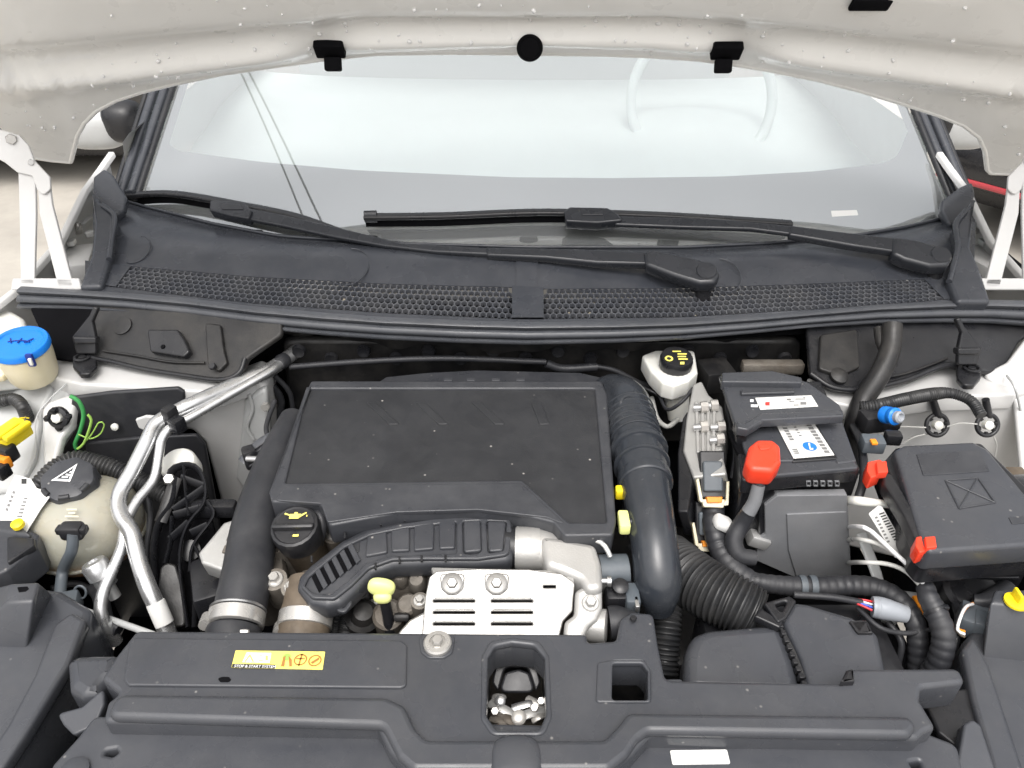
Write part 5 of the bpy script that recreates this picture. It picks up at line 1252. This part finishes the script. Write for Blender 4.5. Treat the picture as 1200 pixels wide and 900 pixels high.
# battery lead
t = thing('battery_cable', 'thick grey battery lead from the red cover to a metal clamp', 'cable', P(860, 650, .82))
tube('lead', [P(893, 552, .995), P(889, 570, .975), P(882, 592, .95), P(870, 612, .92), P(860, 632, .90), P(866, 650, .885), P(884, 654, .88)], [6, 6.5, 8, 10, 10.5, 10, 9], 'rubber', t, n=18)
tube('lead_sleeve', [P(889, 568, .978), P(884, 588, .955), P(877, 600, .94)], [7.5, 8, 8.5], 'grey_shield', t, n=18)
box('brass_tab', P(892, 555, .995), (.016, .014, .008), 'dirty_casting', t, None, .002)
box('metal_clamp', PY(888, 632, yS + .005), (.03, .02, .018), 'aluminium', t, Matrix.Rotation(.4, 3, 'Y'), .003)
box('white_tape', P(847, 613, .91), (.026, .022, .016), 'paper', t, Matrix.Rotation(.5, 3, 'Y'), .006)

# ---- black harnesses low on the right
def har(name, label, pts, r, m='rubber', n=16):
    return tag(tube(name, pts, r, m, None, n=n, corr=(.0036, .13) if m == 'corrugated' else (.011, .055) if 'taped' in label else None), label, 'harness' if 'harness' in label else 'cable')
har('wiring_harness', 'taped black harness hanging below the grey plugs', [(838, 570, .91), (836, 610, .90), (842, 640, .88), (858, 665, .87), (880, 682, .86)], 13)
har('wiring_harness', 'taped black harness running along below the battery shield', [(868, 676, .86), (900, 684, .86), (950, 688, .86), (1000, 686, .86), (1030, 690, .86), (1055, 704, .86), (1072, 730, .85), (1076, 765, .82), (1074, 800, .78)], [9, 11, 12, 12, 12, 12, 12, 12, 12])
har('wiring_harness', 'thin black harness dropping behind the battery cable', [(866, 645, .87), (866, 665, .865), (872, 690, .86)], 6)
har('wiring_harness', 'thick taped harness gathering three pale wires', [(1084, 685, .90), (1088, 700, .895), (1098, 720, .885), (1106, 745, .87), (1100, 775, .84), (1082, 800, .80)], [10, 12, 13, 13.5, 13.5, 13])
har('thin_cable', 'thin black cable above the air filter box', [(930, 697, .875), (975, 700, .875), (1010, 706, .87)], 4)
t = thing('harness_clip', 'grey clip ring round the harness below the battery shield', 'clip', P(946, 688, .85))
for x in (940, 952): lathe('ring', [(M(P(x, 687, .86), 13), -.004), (M(P(x, 687, .86), 13.6), 0), (M(P(x, 687, .86), 13), .004)], P(x, 687.5, .86), 'connector_grey', t, (1, -.06, 0), 24)
# three pale wires
for i, pts in enumerate(([PY(990, 618, yS + .03), (1006, 617, .94), (1020, 622, .945), (1045, 645, .935), (1070, 668, .92), (1086, 690, .90)], [PY(990, 633, yS + .03), (1006, 632, .925), (1030, 638, .93), (1058, 656, .92), (1084, 688, .90)], [PY(990, 660, yS + .03), (1008, 659, .90), (1040, 661, .91), (1062, 670, .91), (1080, 688, .90)])):
    tag(tube('pale_wire', pts, [2.7] * len(pts), ('white_wire', 'clear_wire', 'clear_wire')[i], None, n=10),
        ('white wire arching highest from the battery shield to the harness', 'pale grey wire arching between two others from the battery shield', 'pale grey wire arching lowest from the battery shield')[i], 'wire')
tag(tube('grey_rod', [PY(988, 586, yS + .03), (1005, 587, .95), (1030, 590, .95), (1052, 592, .945)], [5, 5.5, 5, 4], 'white_plastic', None), 'white connector rod between battery and fuse box', 'rod')
# barcode tag
plG = plane3(P(1020, 600, .955), P(1036, 596, .955), P(1050, 648, .915))
tg = tag(plate('barcode_tag', [(1018, 602), (1030, 592), (1034, 594), (1057, 634), (1056, 644), (1050, 655), (1046, 648)], plG, .0012, 'paper', None, fil=.002, bev=.0003), 'long white tag with barcode hanging between battery and fuse box', 'tag')
marks('barcode', plG, [[(1030 + i * 1.7, 602 + i * 3.0), (1036 + i * 1.7, 600 + i * 3.0), (1036.8 + i * 1.7, 601.3 + i * 3.0), (1030.8 + i * 1.7, 603.4 + i * 3.0)] for i in range(11)], 'print_black', tg)
marks('fine_print', plG, [[(1025 + i * 2, 606 + i * 4), (1028 + i * 2, 605 + i * 4), (1029 + i * 2, 607 + i * 4), (1026 + i * 2, 608 + i * 4)] for i in range(8)], 'print_grey', tg)
tag(plate('white_bracket', [(1004, 625), (1016, 622), (1034, 670), (1040, 695), (1028, 690)], tilt(.86, 660, .5), .004, 'grey_and_shade_paint', None, fil=.003), 'narrow white steel bracket behind the pale wires', 'bracket')
tag(plate('battery_tray_lip', [(1035, 688), (1125, 700), (1128, 716), (1060, 716), (1050, 730), (1030, 722)], flat(.80), .01, 'grey_and_shade_paint', None, fil=.004), 'pale metal ledge under the fuse box', 'ledge')
# grey connector with coloured wires
t = thing('grey_connector', 'pale grey round connector with red, white and blue wires', 'connector', P(1040, 725, .84))
tube('shell', [P(1022, 711, .865), P(1034, 713, .865), P(1062, 720, .86)], [12, 13, 10], 'pale_connector', t, n=22)
lathe('shell_ring', [(.0125, -.003), (.0135, 0), (.0125, .003)], P(1028, 712, .866), 'pale_connector', t, (1, -.2, 0), 24)
for k, m_ in enumerate(('red_wire', 'white_wire', 'blue_wire', 'red_wire')):
    tube('coloured_wire', [(1000, 702 + k * 1.2, .87), (1012, 703 + k * 2.5, .872), (1022, 705 + k * 3.4, .87)], 1.3, m_, t, n=6)
box('orange_seal', P(1075, 710, .85), (.012, .02, .02), 'orange_plastic', t, None, .003)
# connector by the right lamp
t = thing('lamp_connector', 'blue-grey lamp connector with looped orange and white wires', 'connector', P(1140, 740, .82))
Rl = Matrix.Rotation(-.5, 3, 'Z')
box('connector_shell', P(1140, 728, .86), (.034, .036, .03), 'connector_grey', t, Rl, .004)
box('connector_shell', P(1150, 735, .86), (.024, .028, .034), 'connector_grey', t, Rl, .004)
for k, (m_, z) in enumerate((('orange_plastic', .875), ('white_wire', .88), ('brown_plastic', .87))):
    tube('looped_wire', [(1130, 740 + k * 3, z), (1122, 736 + k * 2, z + .005), (1126, 722, z + .01), (1132, 712 - k, z + .008), (1140, 707 + k, z)], 1.8, m_, t, n=8)
tube('lead', [(1140, 705, .87), (1155, 706, .87), (1180, 690, .86)], [9, 11, 11], 'rubber', t)
lathe('motor_cap', [(.035, -.03), (.036, 0), (.03, .006), (.012, .008)], P(1138, 690, .85), 'black_plastic', t, (0, -.4, 1), 32)
for k in range(4): box('heat_fin', P(1158, 655 + k * 8, .87 - k * .004), (.09 - k * .004, .004, .010), 'black_plastic', t, None, .001)
box('dark_bracket', P(1110, 680, .84), (.05, .03, .03), 'black_plastic', t, None, .003)

# ================================================================ fuse box
ZU = tilt(.985, 580, .06)
t = thing('fuse_box', 'black fuse box lid with embossed crossed square and red latches', 'fuse box', P(1130, 640, .80))
box('lower_box', P(1140, 634, .85), (.16, .06, .20), 'black_plastic', t, Matrix.Rotation(.08, 3, 'Z'), .01)
ld = plate('lid', [(1048, 527), (1060, 521), (1140, 517), (1158, 526), (1210, 588), (1262, 635), (1090, 647), (1082, 640)], ZU, .035, 'front_plastic', t, fil=.008, bev=.005)
plate('lid_skirt', [(1036, 540), (1050, 524), (1150, 518), (1275, 640), (1088, 654), (1076, 640)], ZU, .05, 'black_plastic', t, fil=.008, bev=.004, lift=-.014)
plate('lid_recess', [(1074, 532), (1148, 527), (1160, 552), (1082, 557)], ZU, .003, 'cover_plastic', ld, lift=.0012, fil=.002, bev=.0006)
def stroke(pts, r=.0011, closed=False):
    return tube('embossed_line', [on(ZU, x, y, .0006) for x, y in pts], [r] * len(pts), 'cover_plastic', ld, n=6, metres=True, step=.02)
sq = [(1108, 563), (1146, 560), (1166, 589), (1124, 596)]
for a, b in zip(sq, sq[1:] + sq[:1]): stroke([a, b])
stroke([sq[0], sq[2]]); stroke([sq[1], sq[3]])
plate('small_pad', [(1182, 606), (1206, 604), (1212, 612), (1186, 614)], ZU, .002, 'cover_plastic', ld, lift=.001, fil=.001, bev=.0004)
for px, py in ((1027, 549), (1084, 637)):
    pl = tilt(.985 if py < 600 else .975, py, .1)
    lt = plate('red_latch', [(px - 10, py - 8), (px + 4, py - 11), (px + 11, py - 6), (px + 6, py + 6), (px - 6, py + 11), (px - 11, py + 2)], pl, .022, 'red_plastic', t, fil=.002, bev=.0015, lift=.004)
    plate('latch_face', [(px + 0, py - 8), (px + 12, py - 9), (px + 14, py + 4), (px + 2, py + 5)], pl, .012, 'red_plastic', lt, fil=.001, bev=.001, lift=.010)
plate('latch_arm', [(1034, 552), (1046, 556), (1078, 610), (1086, 630), (1074, 634), (1060, 604), (1036, 566)], ZU, .02, 'black_plastic', t, fil=.003, lift=-.004)
box('top_socket', P(1022, 520, .975), (.030, .022, .02), 'connector_grey', t, Matrix.Rotation(-.1, 3, 'Z'), .003)
box('socket_lock', P(1024, 518, .988), (.008, .010, .004), 'orange_plastic', t, None, .001)
box('top_socket', P(1046, 513, .975), (.022, .016, .018), 'black_plastic', t, Matrix.Rotation(-.1, 3, 'Z'), .003)
tag(box('brown_block', P(1192, 567, .93), (.025, .04, .03), 'brown_plastic', None, None, .003), 'small rust-brown block behind the fuse box lid', 'block')

# ---- hoses and clips on the right wing
har('dusty_hose', 'dusty grey hose dropping from the cowl seal behind the battery', [PY(1046, 380, 1.03), PY(1043, 410, 1.0), PY(1030, 440, .97), PY(1012, 468, .95), PY(1004, 490, .93), P(1000, 515, .90), P(1002, 545, .86)], [11, 11.5, 12, 12, 12, 12, 12], 'dusty_black', 18)
har('black_cable', 'slim black cable leaving the dusty hose under the seal', [PY(1030, 385, 1.04), PY(1032, 400, 1.02), PY(1040, 420, .995)], 6, 'dusty_black')
har('ribbed_wing_cable', 'ribbed black cable arching across the white wing between round clips', [P(1008, 478, .965), P(1030, 475, .972), P(1060, 468, .975), P(1092, 462, .975), P(1115, 461, .975), P(1138, 470, .972), P(1150, 487, .965)], [8, 8, 8, 8, 6.5, 6.5, 6.5], 'corrugated')
box_ = box('cable_holder', P(1030, 492, .955), (.06, .03, .03), 'black_plastic', None, Matrix.Rotation(.15, 3, 'Z'), .006); tag(box_, 'black holder block beside the blue plug', 'holder')
for k, (px, py, lab) in enumerate(((1098, 498, 'black ring clip with white stud halfway along the ribbed cable'), (1157, 498, 'black ring clip with white stud at the end of the ribbed cable'))):
    p = on(upright(.952), px, py); t = thing('ring_clip', lab, 'clip', p, 'ring clips on the white wing')
    bm = bmesh.new(); ax = Vector((0, -.85, .5)).normalized(); ux = Vector((1, 0, 0)); uy = ax.cross(ux); r_ = M(p, 12.5)
    sweep(bm, [p + (ux * cos(a) + uy * sin(a)) * r_ for a in span(0, 2 * pi, 40)], lambda s, i: .0034, 10, cap=False)
    from_bm('ring', bm, 'black_plastic', t)
    lathe('white_stud', [(.0075, -.004), (.007, .006), (.004, .008)], p, 'white_plastic', t, ax, 18)
    for a in (.2, 1.3, 2.4, 3.5, 4.6, 5.6): box('ring_lug', p + (ux * cos(a) + uy * sin(a)) * r_ * .84, (.006, .005, .006), 'black_plastic', t, Matrix.Rotation(-a, 3, 'Y'), .001)
    tube('clip_stem', [p + uy * r_, PY(px + (-5 if k == 0 else -2), py - 30, .965)], [.0065, .0055], 'black_plastic', t, metres=True)
for pts, lab in (([(1085, 501), (1050, 500), (1020, 504), (1006, 518)], 'thin grey wire from the inner ring clip towards the battery'), ([(1145, 497), (1125, 496), (1110, 500)], 'thin grey wire joining the two ring clips'), ([(1090, 508), (1072, 512), (1058, 520)], 'thin grey wire running down from the inner ring clip'), ([(1164, 510), (1168, 522), (1166, 535)], 'thin grey wire hanging from the outer ring clip')):
    tag(tube('thin_wire', [on(upright(.948), x, y) for x, y in pts], [.0012] * len(pts), 'clear_wire', None, metres=True, n=6), lab, 'wire')
p = on(upright(.872), 1043, 487); t = thing('blue_plug', 'bright blue ringed plug with grey centre on the white wing', 'plug', p)
axp = Vector((.3, -.8, .45))
lathe('blue_ring', [(.011, -.012), (.0125, -.010), (.0125, .0), (.0118, .001), (.0118, .003), (.0125, .004), (.0125, .010), (.010, .012)], p, 'blue_plastic', t, axp, 28)
lathe('grey_centre', [(.0085, .010), (.0085, .018), (.006, .020), (.003, .016)], p, 'pale_connector', t, axp, 20)

# ================================================================ front panel (radiator support cover)
Z1 = .925
t = thing('front_panel', 'wide dark grey plastic radiator panel with latch opening', 'radiator panel', P(600, 900, .80))
F1 = flat(Z1)
latch = [(572, 770), (580, 757), (600, 753), (626, 756), (638, 770), (640, 836), (632, 855), (582, 855), (570, 838)]
sq_h = [(718, 777), (752, 777), (759, 786), (759, 820), (717, 820)]
up_out = [(160, 738), (688, 742), (688, 752), (722, 750), (727, 724), (740, 716), (766, 718), (771, 752), (780, 796), (985, 800), (998, 783), (1124, 782), (1132, 800), (1080, 806), (1078, 820), (1098, 853), (1084, 858), (1076, 866), (762, 862), (742, 884), (716, 905), (480, 905), (456, 880), (442, 852), (120, 846), (126, 822), (140, 812), (118, 795), (136, 768)]
ub = plate('upper_tier', up_out, F1, .045, 'front_plastic', t, fil=.008, bev=.005, holes=[latch, sq_h, [(258, 793), (269, 793), (271, 797), (266, 799), (256, 798)]], hfil=.005)
lo_out = [(110, 838), (442, 844), (700, 850), (1080, 856), (1122, 872), (1142, 960), (30, 960), (62, 895), (92, 862)]
lb_ = plate('lower_tier', lo_out, flat(Z1 - .022), .03, 'front_plastic', t, fil=.010, bev=.004, holes=[[(124, 879), (136, 877), (139, 881), (132, 886), (122, 884)], [(1066, 893), (1078, 891), (1081, 899), (1070, 900)]], hfil=.002)
plate('raised_panel', [(152, 747), (470, 750), (477, 756), (476, 803), (470, 806), (150, 803), (145, 796)], F1, .006, 'front_plastic', ub, lift=.0032, fil=.006, bev=.002)
plate('raised_rail', [(136, 812), (452, 816), (474, 826), (486, 852), (500, 866), (708, 866), (724, 850), (736, 834), (1066, 838), (1075, 850), (1068, 862), (760, 857), (748, 866), (736, 884), (714, 902), (484, 902), (466, 886), (448, 850), (124, 840)], F1, .014, 'front_plastic', ub, lift=.010, fil=.012, bev=.006)
plate('oval_hole_shade', [(255, 795), (260, 793), (268, 793), (271, 796), (268, 799), (258, 799)], F1, .001, 'deep_black', ub, lift=.0042, fil=.004, bev=.0003)  # black plate painted as the darkness inside the oval hole
# rim round the latch opening
plate('opening_rim', [(564, 768), (574, 750), (600, 746), (632, 750), (644, 768), (647, 840), (638, 862), (576, 862), (563, 842)], F1, .010, 'front_plastic', ub, lift=.002, fil=.012, bev=.003, holes=[latch], hfil=.008)
plate('opening_rim', [(700, 776), (716, 773), (756, 773), (762, 784), (763, 823), (698, 823)], F1, .008, 'front_plastic', ub, lift=.002, fil=.004, bev=.002, holes=[sq_h], hfil=.004)
plate('opening_well', [(566, 750), (642, 750), (646, 862), (564, 862)], flat(Z1 - .05), .05, 'black_plastic', t, fil=.006, holes=[[(574, 760), (636, 760), (640, 852), (572, 852)]], hfil=.006)
p = P(513, 757, Z1); sc = lathe('fixing_screw', [(.0155, -.002), (.0155, .003), (.014, .005), (.009, .0055), (.009, .003)], p + Vector((0, 0, .003)), 'zinc', t, (0, 0, 1), 36)
hexbolt('hex_head', p + Vector((0, 0, .006)), .0065, sc, (0, 0, 1), 'zinc', False)
plate('screw_pad', [(490, 743), (534, 743), (530, 765), (520, 771), (502, 771), (493, 764)], F1, .005, 'front_plastic', ub, lift=.0025, fil=.008, bev=.0015)
blob('centre_knob', P(605, 894, Z1 + .002), (M(P(605, 888, Z1), 31), .026, .014), 'front_plastic', t, e=2.8)
hexbolt('tower_screw', P(742, 726, Z1 + .004), .004, t, (0, 0, 1), 'black_plastic', False)
lathe('corner_cap', [(.014, -.01), (.014, .004), (.010, .006)], P(88, 905, Z1 - .022), 'front_plastic', t, (0, 0, 1), 28)
# left bump stop and gusset, right gusset
plate('bump_stop', [(77, 774), (90, 765), (140, 764), (136, 790), (120, 800), (117, 814), (94, 816), (79, 806)], flat(.900), .06, 'front_plastic', t, fil=.012, bev=.012)
plate('left_gusset', [(66, 836), (96, 828), (122, 805), (122, 825), (112, 850), (86, 862), (74, 850)], tilt(.90, 830, .3), .012, 'front_plastic', t, fil=.006)
plate('right_recess', [(1080, 812), (1136, 806), (1160, 860), (1128, 880), (1100, 858)], flat(.86), .01, 'black_plastic', t, fil=.004)
plate('right_gusset', [(1130, 848), (1140, 842), (1150, 850), (1168, 905), (1120, 905)], tilt(.885, 870, .2), .02, 'front_plastic', t, fil=.006)
for pts in ([(985, 799), (992, 785), (1000, 783), (1002, 798)],): plate('edge_clip', pts, F1, .012, 'black_plastic', t, lift=.008, fil=.001)
plate('tower_step', [(770, 795), (800, 795), (800, 830), (782, 828)], flat(Z1 - .004), .02, 'front_plastic', t, fil=.003)
# stickers
sk = plate('warning_sticker', [(276, 762), (381, 763.5), (378, 784.5), (271, 782)], F1, .001, 'print_yellow', t, lift=.0042, fil=.0008, bev=.0003)
pls = (F1[0] + F1[3] * .0042,) + F1[1:]
marks('black_strip', pls, [[(272.5, 777.8), (322.5, 778.8), (322, 783.4), (271.4, 782.2)]], 'print_black', sk)
a_ = on(pls, 274, 781.8, .001); b_ = on(pls, 322, 782.9, .001)
text('sticker_lettering', 'STOP & START SYSTEM', .0044, a_, b_ - a_, Vector((0, 1, 0)), 'print_white', sk)
def ring_mark(px, py, r, m): 
    c = on(pls, px, py, .0006); bm = bmesh.new(); n = 22; A = []; B = []
    for k in range(n):
        a = 2 * pi * k / n; A.append(bm.verts.new(c + Vector((r * cos(a), r * sin(a), 0)))); B.append(bm.verts.new(c + Vector((r * .78 * cos(a), r * .78 * sin(a), 0))))
    for k in range(n): bm.faces.new((A[k], A[(k + 1) % n], B[(k + 1) % n], B[k]))
    return from_bm('ring_pictogram', bm, m, sk, False)
ring_mark(352, 773, .0072, 'print_brown'); ring_mark(369, 774, .0072, 'print_brown')
disc('pictogram', pls, 336, 770, .0045, 'lime_wire', sk, .0005)
marks('white_field', pls, [[(289, 764.6), (318, 765.2), (316, 776.5), (284, 776)]], 'print_white', sk)
marks('pictogram', pls, [[(286, 775.5), (293, 766), (298, 775.5), (295.5, 775.5), (292.5, 769), (288, 775.5)], (311, 768, 314, 774), (304, 767, 308, 768.2), (303, 773, 309, 774.2)], 'print_yellow', sk, .0010)
marks('pictogram', pls, [[(329, 781), (332, 770), (335, 768), (333, 781)], [(338, 768), (342, 773), (342, 781), (339, 781)], [(349, 780), (351, 780), (355, 766), (353, 766)], (347, 771, 357, 772.6), [(364, 776), (374, 770), (374, 773), (366, 778)]], 'print_brown', sk)
ws = plate('white_sticker', [(785, 879), (852, 878), (856, 895), (788, 896)], flat(Z1 - .022), .001, 'paper', lb_, lift=.0012, fil=.002, bev=.0003)
plw = flat(Z1 - .0208)
marks('faint_print', plw, [(792, 884, 806, 886), (792, 888, 802, 889.5), (838, 884, 842, 888)], 'interior_pale', ws)

# bonnet latch seen down the opening
t = thing('bonnet_latch', 'greasy metal bonnet latch down in the panel opening', 'latch', P(605, 845, .80))
box('latch_plate', P(605, 848, .845), (.075, .04, .006), 'dirty_casting', t, Matrix.Rotation(-.5, 3, 'X'), .002)
for (x0, y0, x1, y1, r, m_) in ((574, 824, 605, 840, 5, 'unit_metal'), (600, 830, 636, 822, 4, 'steel'), (605, 842, 638, 832, 5, 'unit_metal'), (578, 818, 590, 816, 4, 'zinc'), (585, 838, 610, 852, 5, 'dirty_casting'), (618, 818, 638, 830, 3.5, 'zinc'), (575, 842, 600, 850, 4, 'dirty_casting'), (624, 844, 638, 838, 4, 'zinc')):
    tube('latch_lever', [(x0, y0, .872), ((x0 + x1) / 2, (y0 + y1) / 2 - 1, .876), (x1, y1, .870)], r, m_, t, n=10, ell=(.6, 1.2))
lathe('latch_pivot', [(.008, -.01), (.008, .006), (.004, .008)], P(608, 842, .875), 'zinc', t, (0, -.4, 1), 18)
lathe('latch_pivot', [(.006, -.01), (.006, .004), (.003, .006)], P(586, 822, .878), 'steel', t, (0, -.4, 1), 18)
for (x, y) in ((626, 830), (634, 822), (580, 834)): hexbolt('latch_bolt', P(x, y, .878), .0045, t, (0, -.4, 1), 'zinc', False)
plate('latch_shroud', [(584, 812), (592, 788), (608, 784), (620, 788), (628, 812)], tilt(.86, 800, .6), .01, 'rubber', t, fil=.008)
plate('latch_shroud', [(576, 800), (582, 772), (605, 766), (628, 772), (634, 800), (628, 812), (618, 782), (592, 782), (584, 812)], tilt(.865, 790, .6), .01, 'black_plastic', t, fil=.008)

# ================================================================ headlamp housings at both front corners
t = thing('headlamp_housing', 'dark grey headlamp housing with square-holed mounting block by the tank', 'headlamp housing', P(30, 880, .70))
plate('housing_top', [(-160, 690), (20, 684), (70, 690), (108, 712), (104, 730), (72, 790), (20, 880), (-30, 960), (-200, 960)], tilt(.86, 760, .05), .10, 'front_plastic', t, fil=.02, bev=.010)
plate('housing_rail', [(62, 732), (84, 716), (100, 726), (80, 778), (30, 860), (0, 905), (-30, 905), (8, 850), (40, 790)], tilt(.86, 760, .05), .02, 'front_plastic', t, fil=.008, bev=.005, lift=.010)
vb = [P(8, 704, .905), P(16, 684, .905), P(50, 681, .905), P(62, 704, .905)]
def frustum(name, top, base, m, parent, bev=.004):
    bm = bmesh.new(); A = [bm.verts.new(v) for v in top]; B = [bm.verts.new(v) for v in base]
    bm.faces.new(A); bm.faces.new(B[::-1])
    for i in range(4): bm.faces.new((A[i], B[i], B[(i + 1) % 4], A[(i + 1) % 4]))
    bmesh.ops.recalc_face_normals(bm, faces=bm.faces[:])
    bmesh.ops.bevel(bm, geom=bm.edges[:], offset=bev, segments=3, profile=.5, affect='EDGES')
    return from_bm(name, bm, m, parent, True, 40)
mb = frustum('mounting_block', [P(8, 706, .91), P(12, 684, .91), P(46, 682, .91), P(40, 704, .91)], [P(-60, 766, .85), P(-50, 700, .85), P(66, 700, .85), P(30, 770, .85)], 'front_plastic', t)
plate('block_hole', [(20, 688), (32, 687), (34, 690), (30, 693), (22, 694)], flat(.9105), .001, 'deep_black', mb, fil=.001, bev=.0003)
t2 = thing('lamp_bracket', 'stepped black bracket with yellow tip beside the paper tag', 'bracket', P(10, 660, .80))
frustum('bracket_body', [P(-40, 616, .90), P(-30, 598, .90), P(16, 606, .90), P(36, 626, .90)], [P(-50, 700, .82), P(-50, 640, .82), P(40, 640, .82), P(30, 690, .82)], 'cover_plastic', t2)
plate('bracket_step', [(-40, 596), (12, 604), (46, 626), (43, 640), (8, 668), (-40, 690)], flat(.892), .05, 'cover_plastic', t2, fil=.005, bev=.004)
plate('bracket_rib', [(8, 628), (40, 630), (40, 638), (8, 660)], flat(.892), .012, 'black_plastic', t2, lift=.006, fil=.003)
lathe('yellow_tip', [(.008, 0), (.008, .006), (.005, .008)], P(22, 616, .905), 'yellow_plastic', t2, (0, -.2, 1), 18)
t = thing('headlamp_housing', 'dark grey headlamp housing with yellow clip on its block', 'headlamp housing', P(1190, 880, .70))
plate('housing_top', [(1128, 752), (1140, 738), (1180, 720), (1400, 720), (1420, 960), (1170, 960), (1156, 880), (1140, 820)], tilt(.86, 800, .05), .10, 'front_plastic', t, fil=.02, bev=.010)
plate('housing_rail', [(1128, 760), (1140, 742), (1160, 780), (1180, 840), (1200, 900), (1208, 960), (1176, 960), (1160, 890), (1140, 820)], tilt(.86, 800, .05), .02, 'front_plastic', t, fil=.008, bev=.005, lift=.010)
mb = frustum('mounting_block', [P(1160, 706, .92), P(1166, 690, .92), P(1260, 690, .92), P(1265, 716, .92)], [P(1150, 782, .85), P(1150, 742, .85), P(1330, 742, .85), P(1330, 800, .85)], 'front_plastic', t)
yc = P(1190, 706, .921); lathe('yellow_clip', [(.013, 0), (.013, .003), (.009, .004)], yc, 'yellow_plastic', t, (0, 0, 1), 28)
box('clip_fin', yc + Vector((0, .002, .009)), (.004, .016, .014), 'yellow_plastic', t, None, .0015)

# ================================================================ thin leads and tidy details through the bay
def lead(label, pts, r, m='rubber'):
    return tag(tube('thin_lead', pts, r, m, None, n=8), label, 'cable')
lead('slim black lead looping behind the control unit studs', [(858, 440, .95), (852, 470, .96), (856, 500, .96), (862, 530, .95), (858, 560, .92)], 3.2)
lead('slim black lead from the brake reservoir towards the control unit', [(772, 462, .93), (782, 480, .93), (800, 470, .95), (812, 455, .96)], 2.2)
lead('grey lead curling under the brake reservoir', [(764, 466, .91), (770, 490, .90), (782, 500, .90), (794, 492, .90)], 3, 'clear_wire')
lead('black lead crossing below the dusty hose to the fuse box', [(1000, 500, .93), (1010, 525, .95), (1012, 560, .95), (1004, 590, .93)], 5)
lead('thin black lead beside the pale grey connector', [(1005, 712, .86), (1030, 735, .86), (1060, 742, .85), (1090, 738, .85)], 3)
lead('second thin black lead below the pale grey connector', [(1040, 728, .84), (1056, 752, .83), (1052, 780, .80)], 4)
lead('ribbed black lead dropping beside the air filter box', [(1118, 700, .84), (1124, 730, .84), (1116, 765, .82), (1108, 800, .78)], 5)
lead('black lead between the aluminium pipes and the engine mount', [(168, 560, .86), (176, 600, .85), (172, 650, .83), (180, 700, .80)], 3.5)
lead('thin black lead under the expansion tank outlet', [(60, 690, .80), (90, 684, .79), (115, 700, .78), (125, 730, .77)], 4)
lead('black lead looping past the throttle actuator', [(738, 640, .90), (748, 655, .905), (746, 680, .90), (750, 705, .89)], 3)
lead('thin lead beside the tall air duct and engine cover', [(722, 470, .93), (728, 520, .925), (730, 560, .92), (734, 630, .91)], 2.6)
lead('slim pipe from the firewall to the thick grey fluted hose', [(322, 470, .93), (312, 500, .92), (316, 520, .915), (308, 532, .91)], 3)
t = thing('cable_tie', 'black cable tie tail round the lower harness loop', 'cable tie', P(1096, 716, .88))
lathe('tie_band', [(M(P(1096, 716, .886), 13.6), -.003), (M(P(1096, 716, .886), 14.2), 0), (M(P(1096, 716, .886), 13.6), .003)], P(1096, 716, .8865), 'black_plastic', t, (.35, -1, -.3), 24)
box('tie_head', P(1108, 712, .897), (.007, .006, .006), 'black_plastic', t, None, .001)
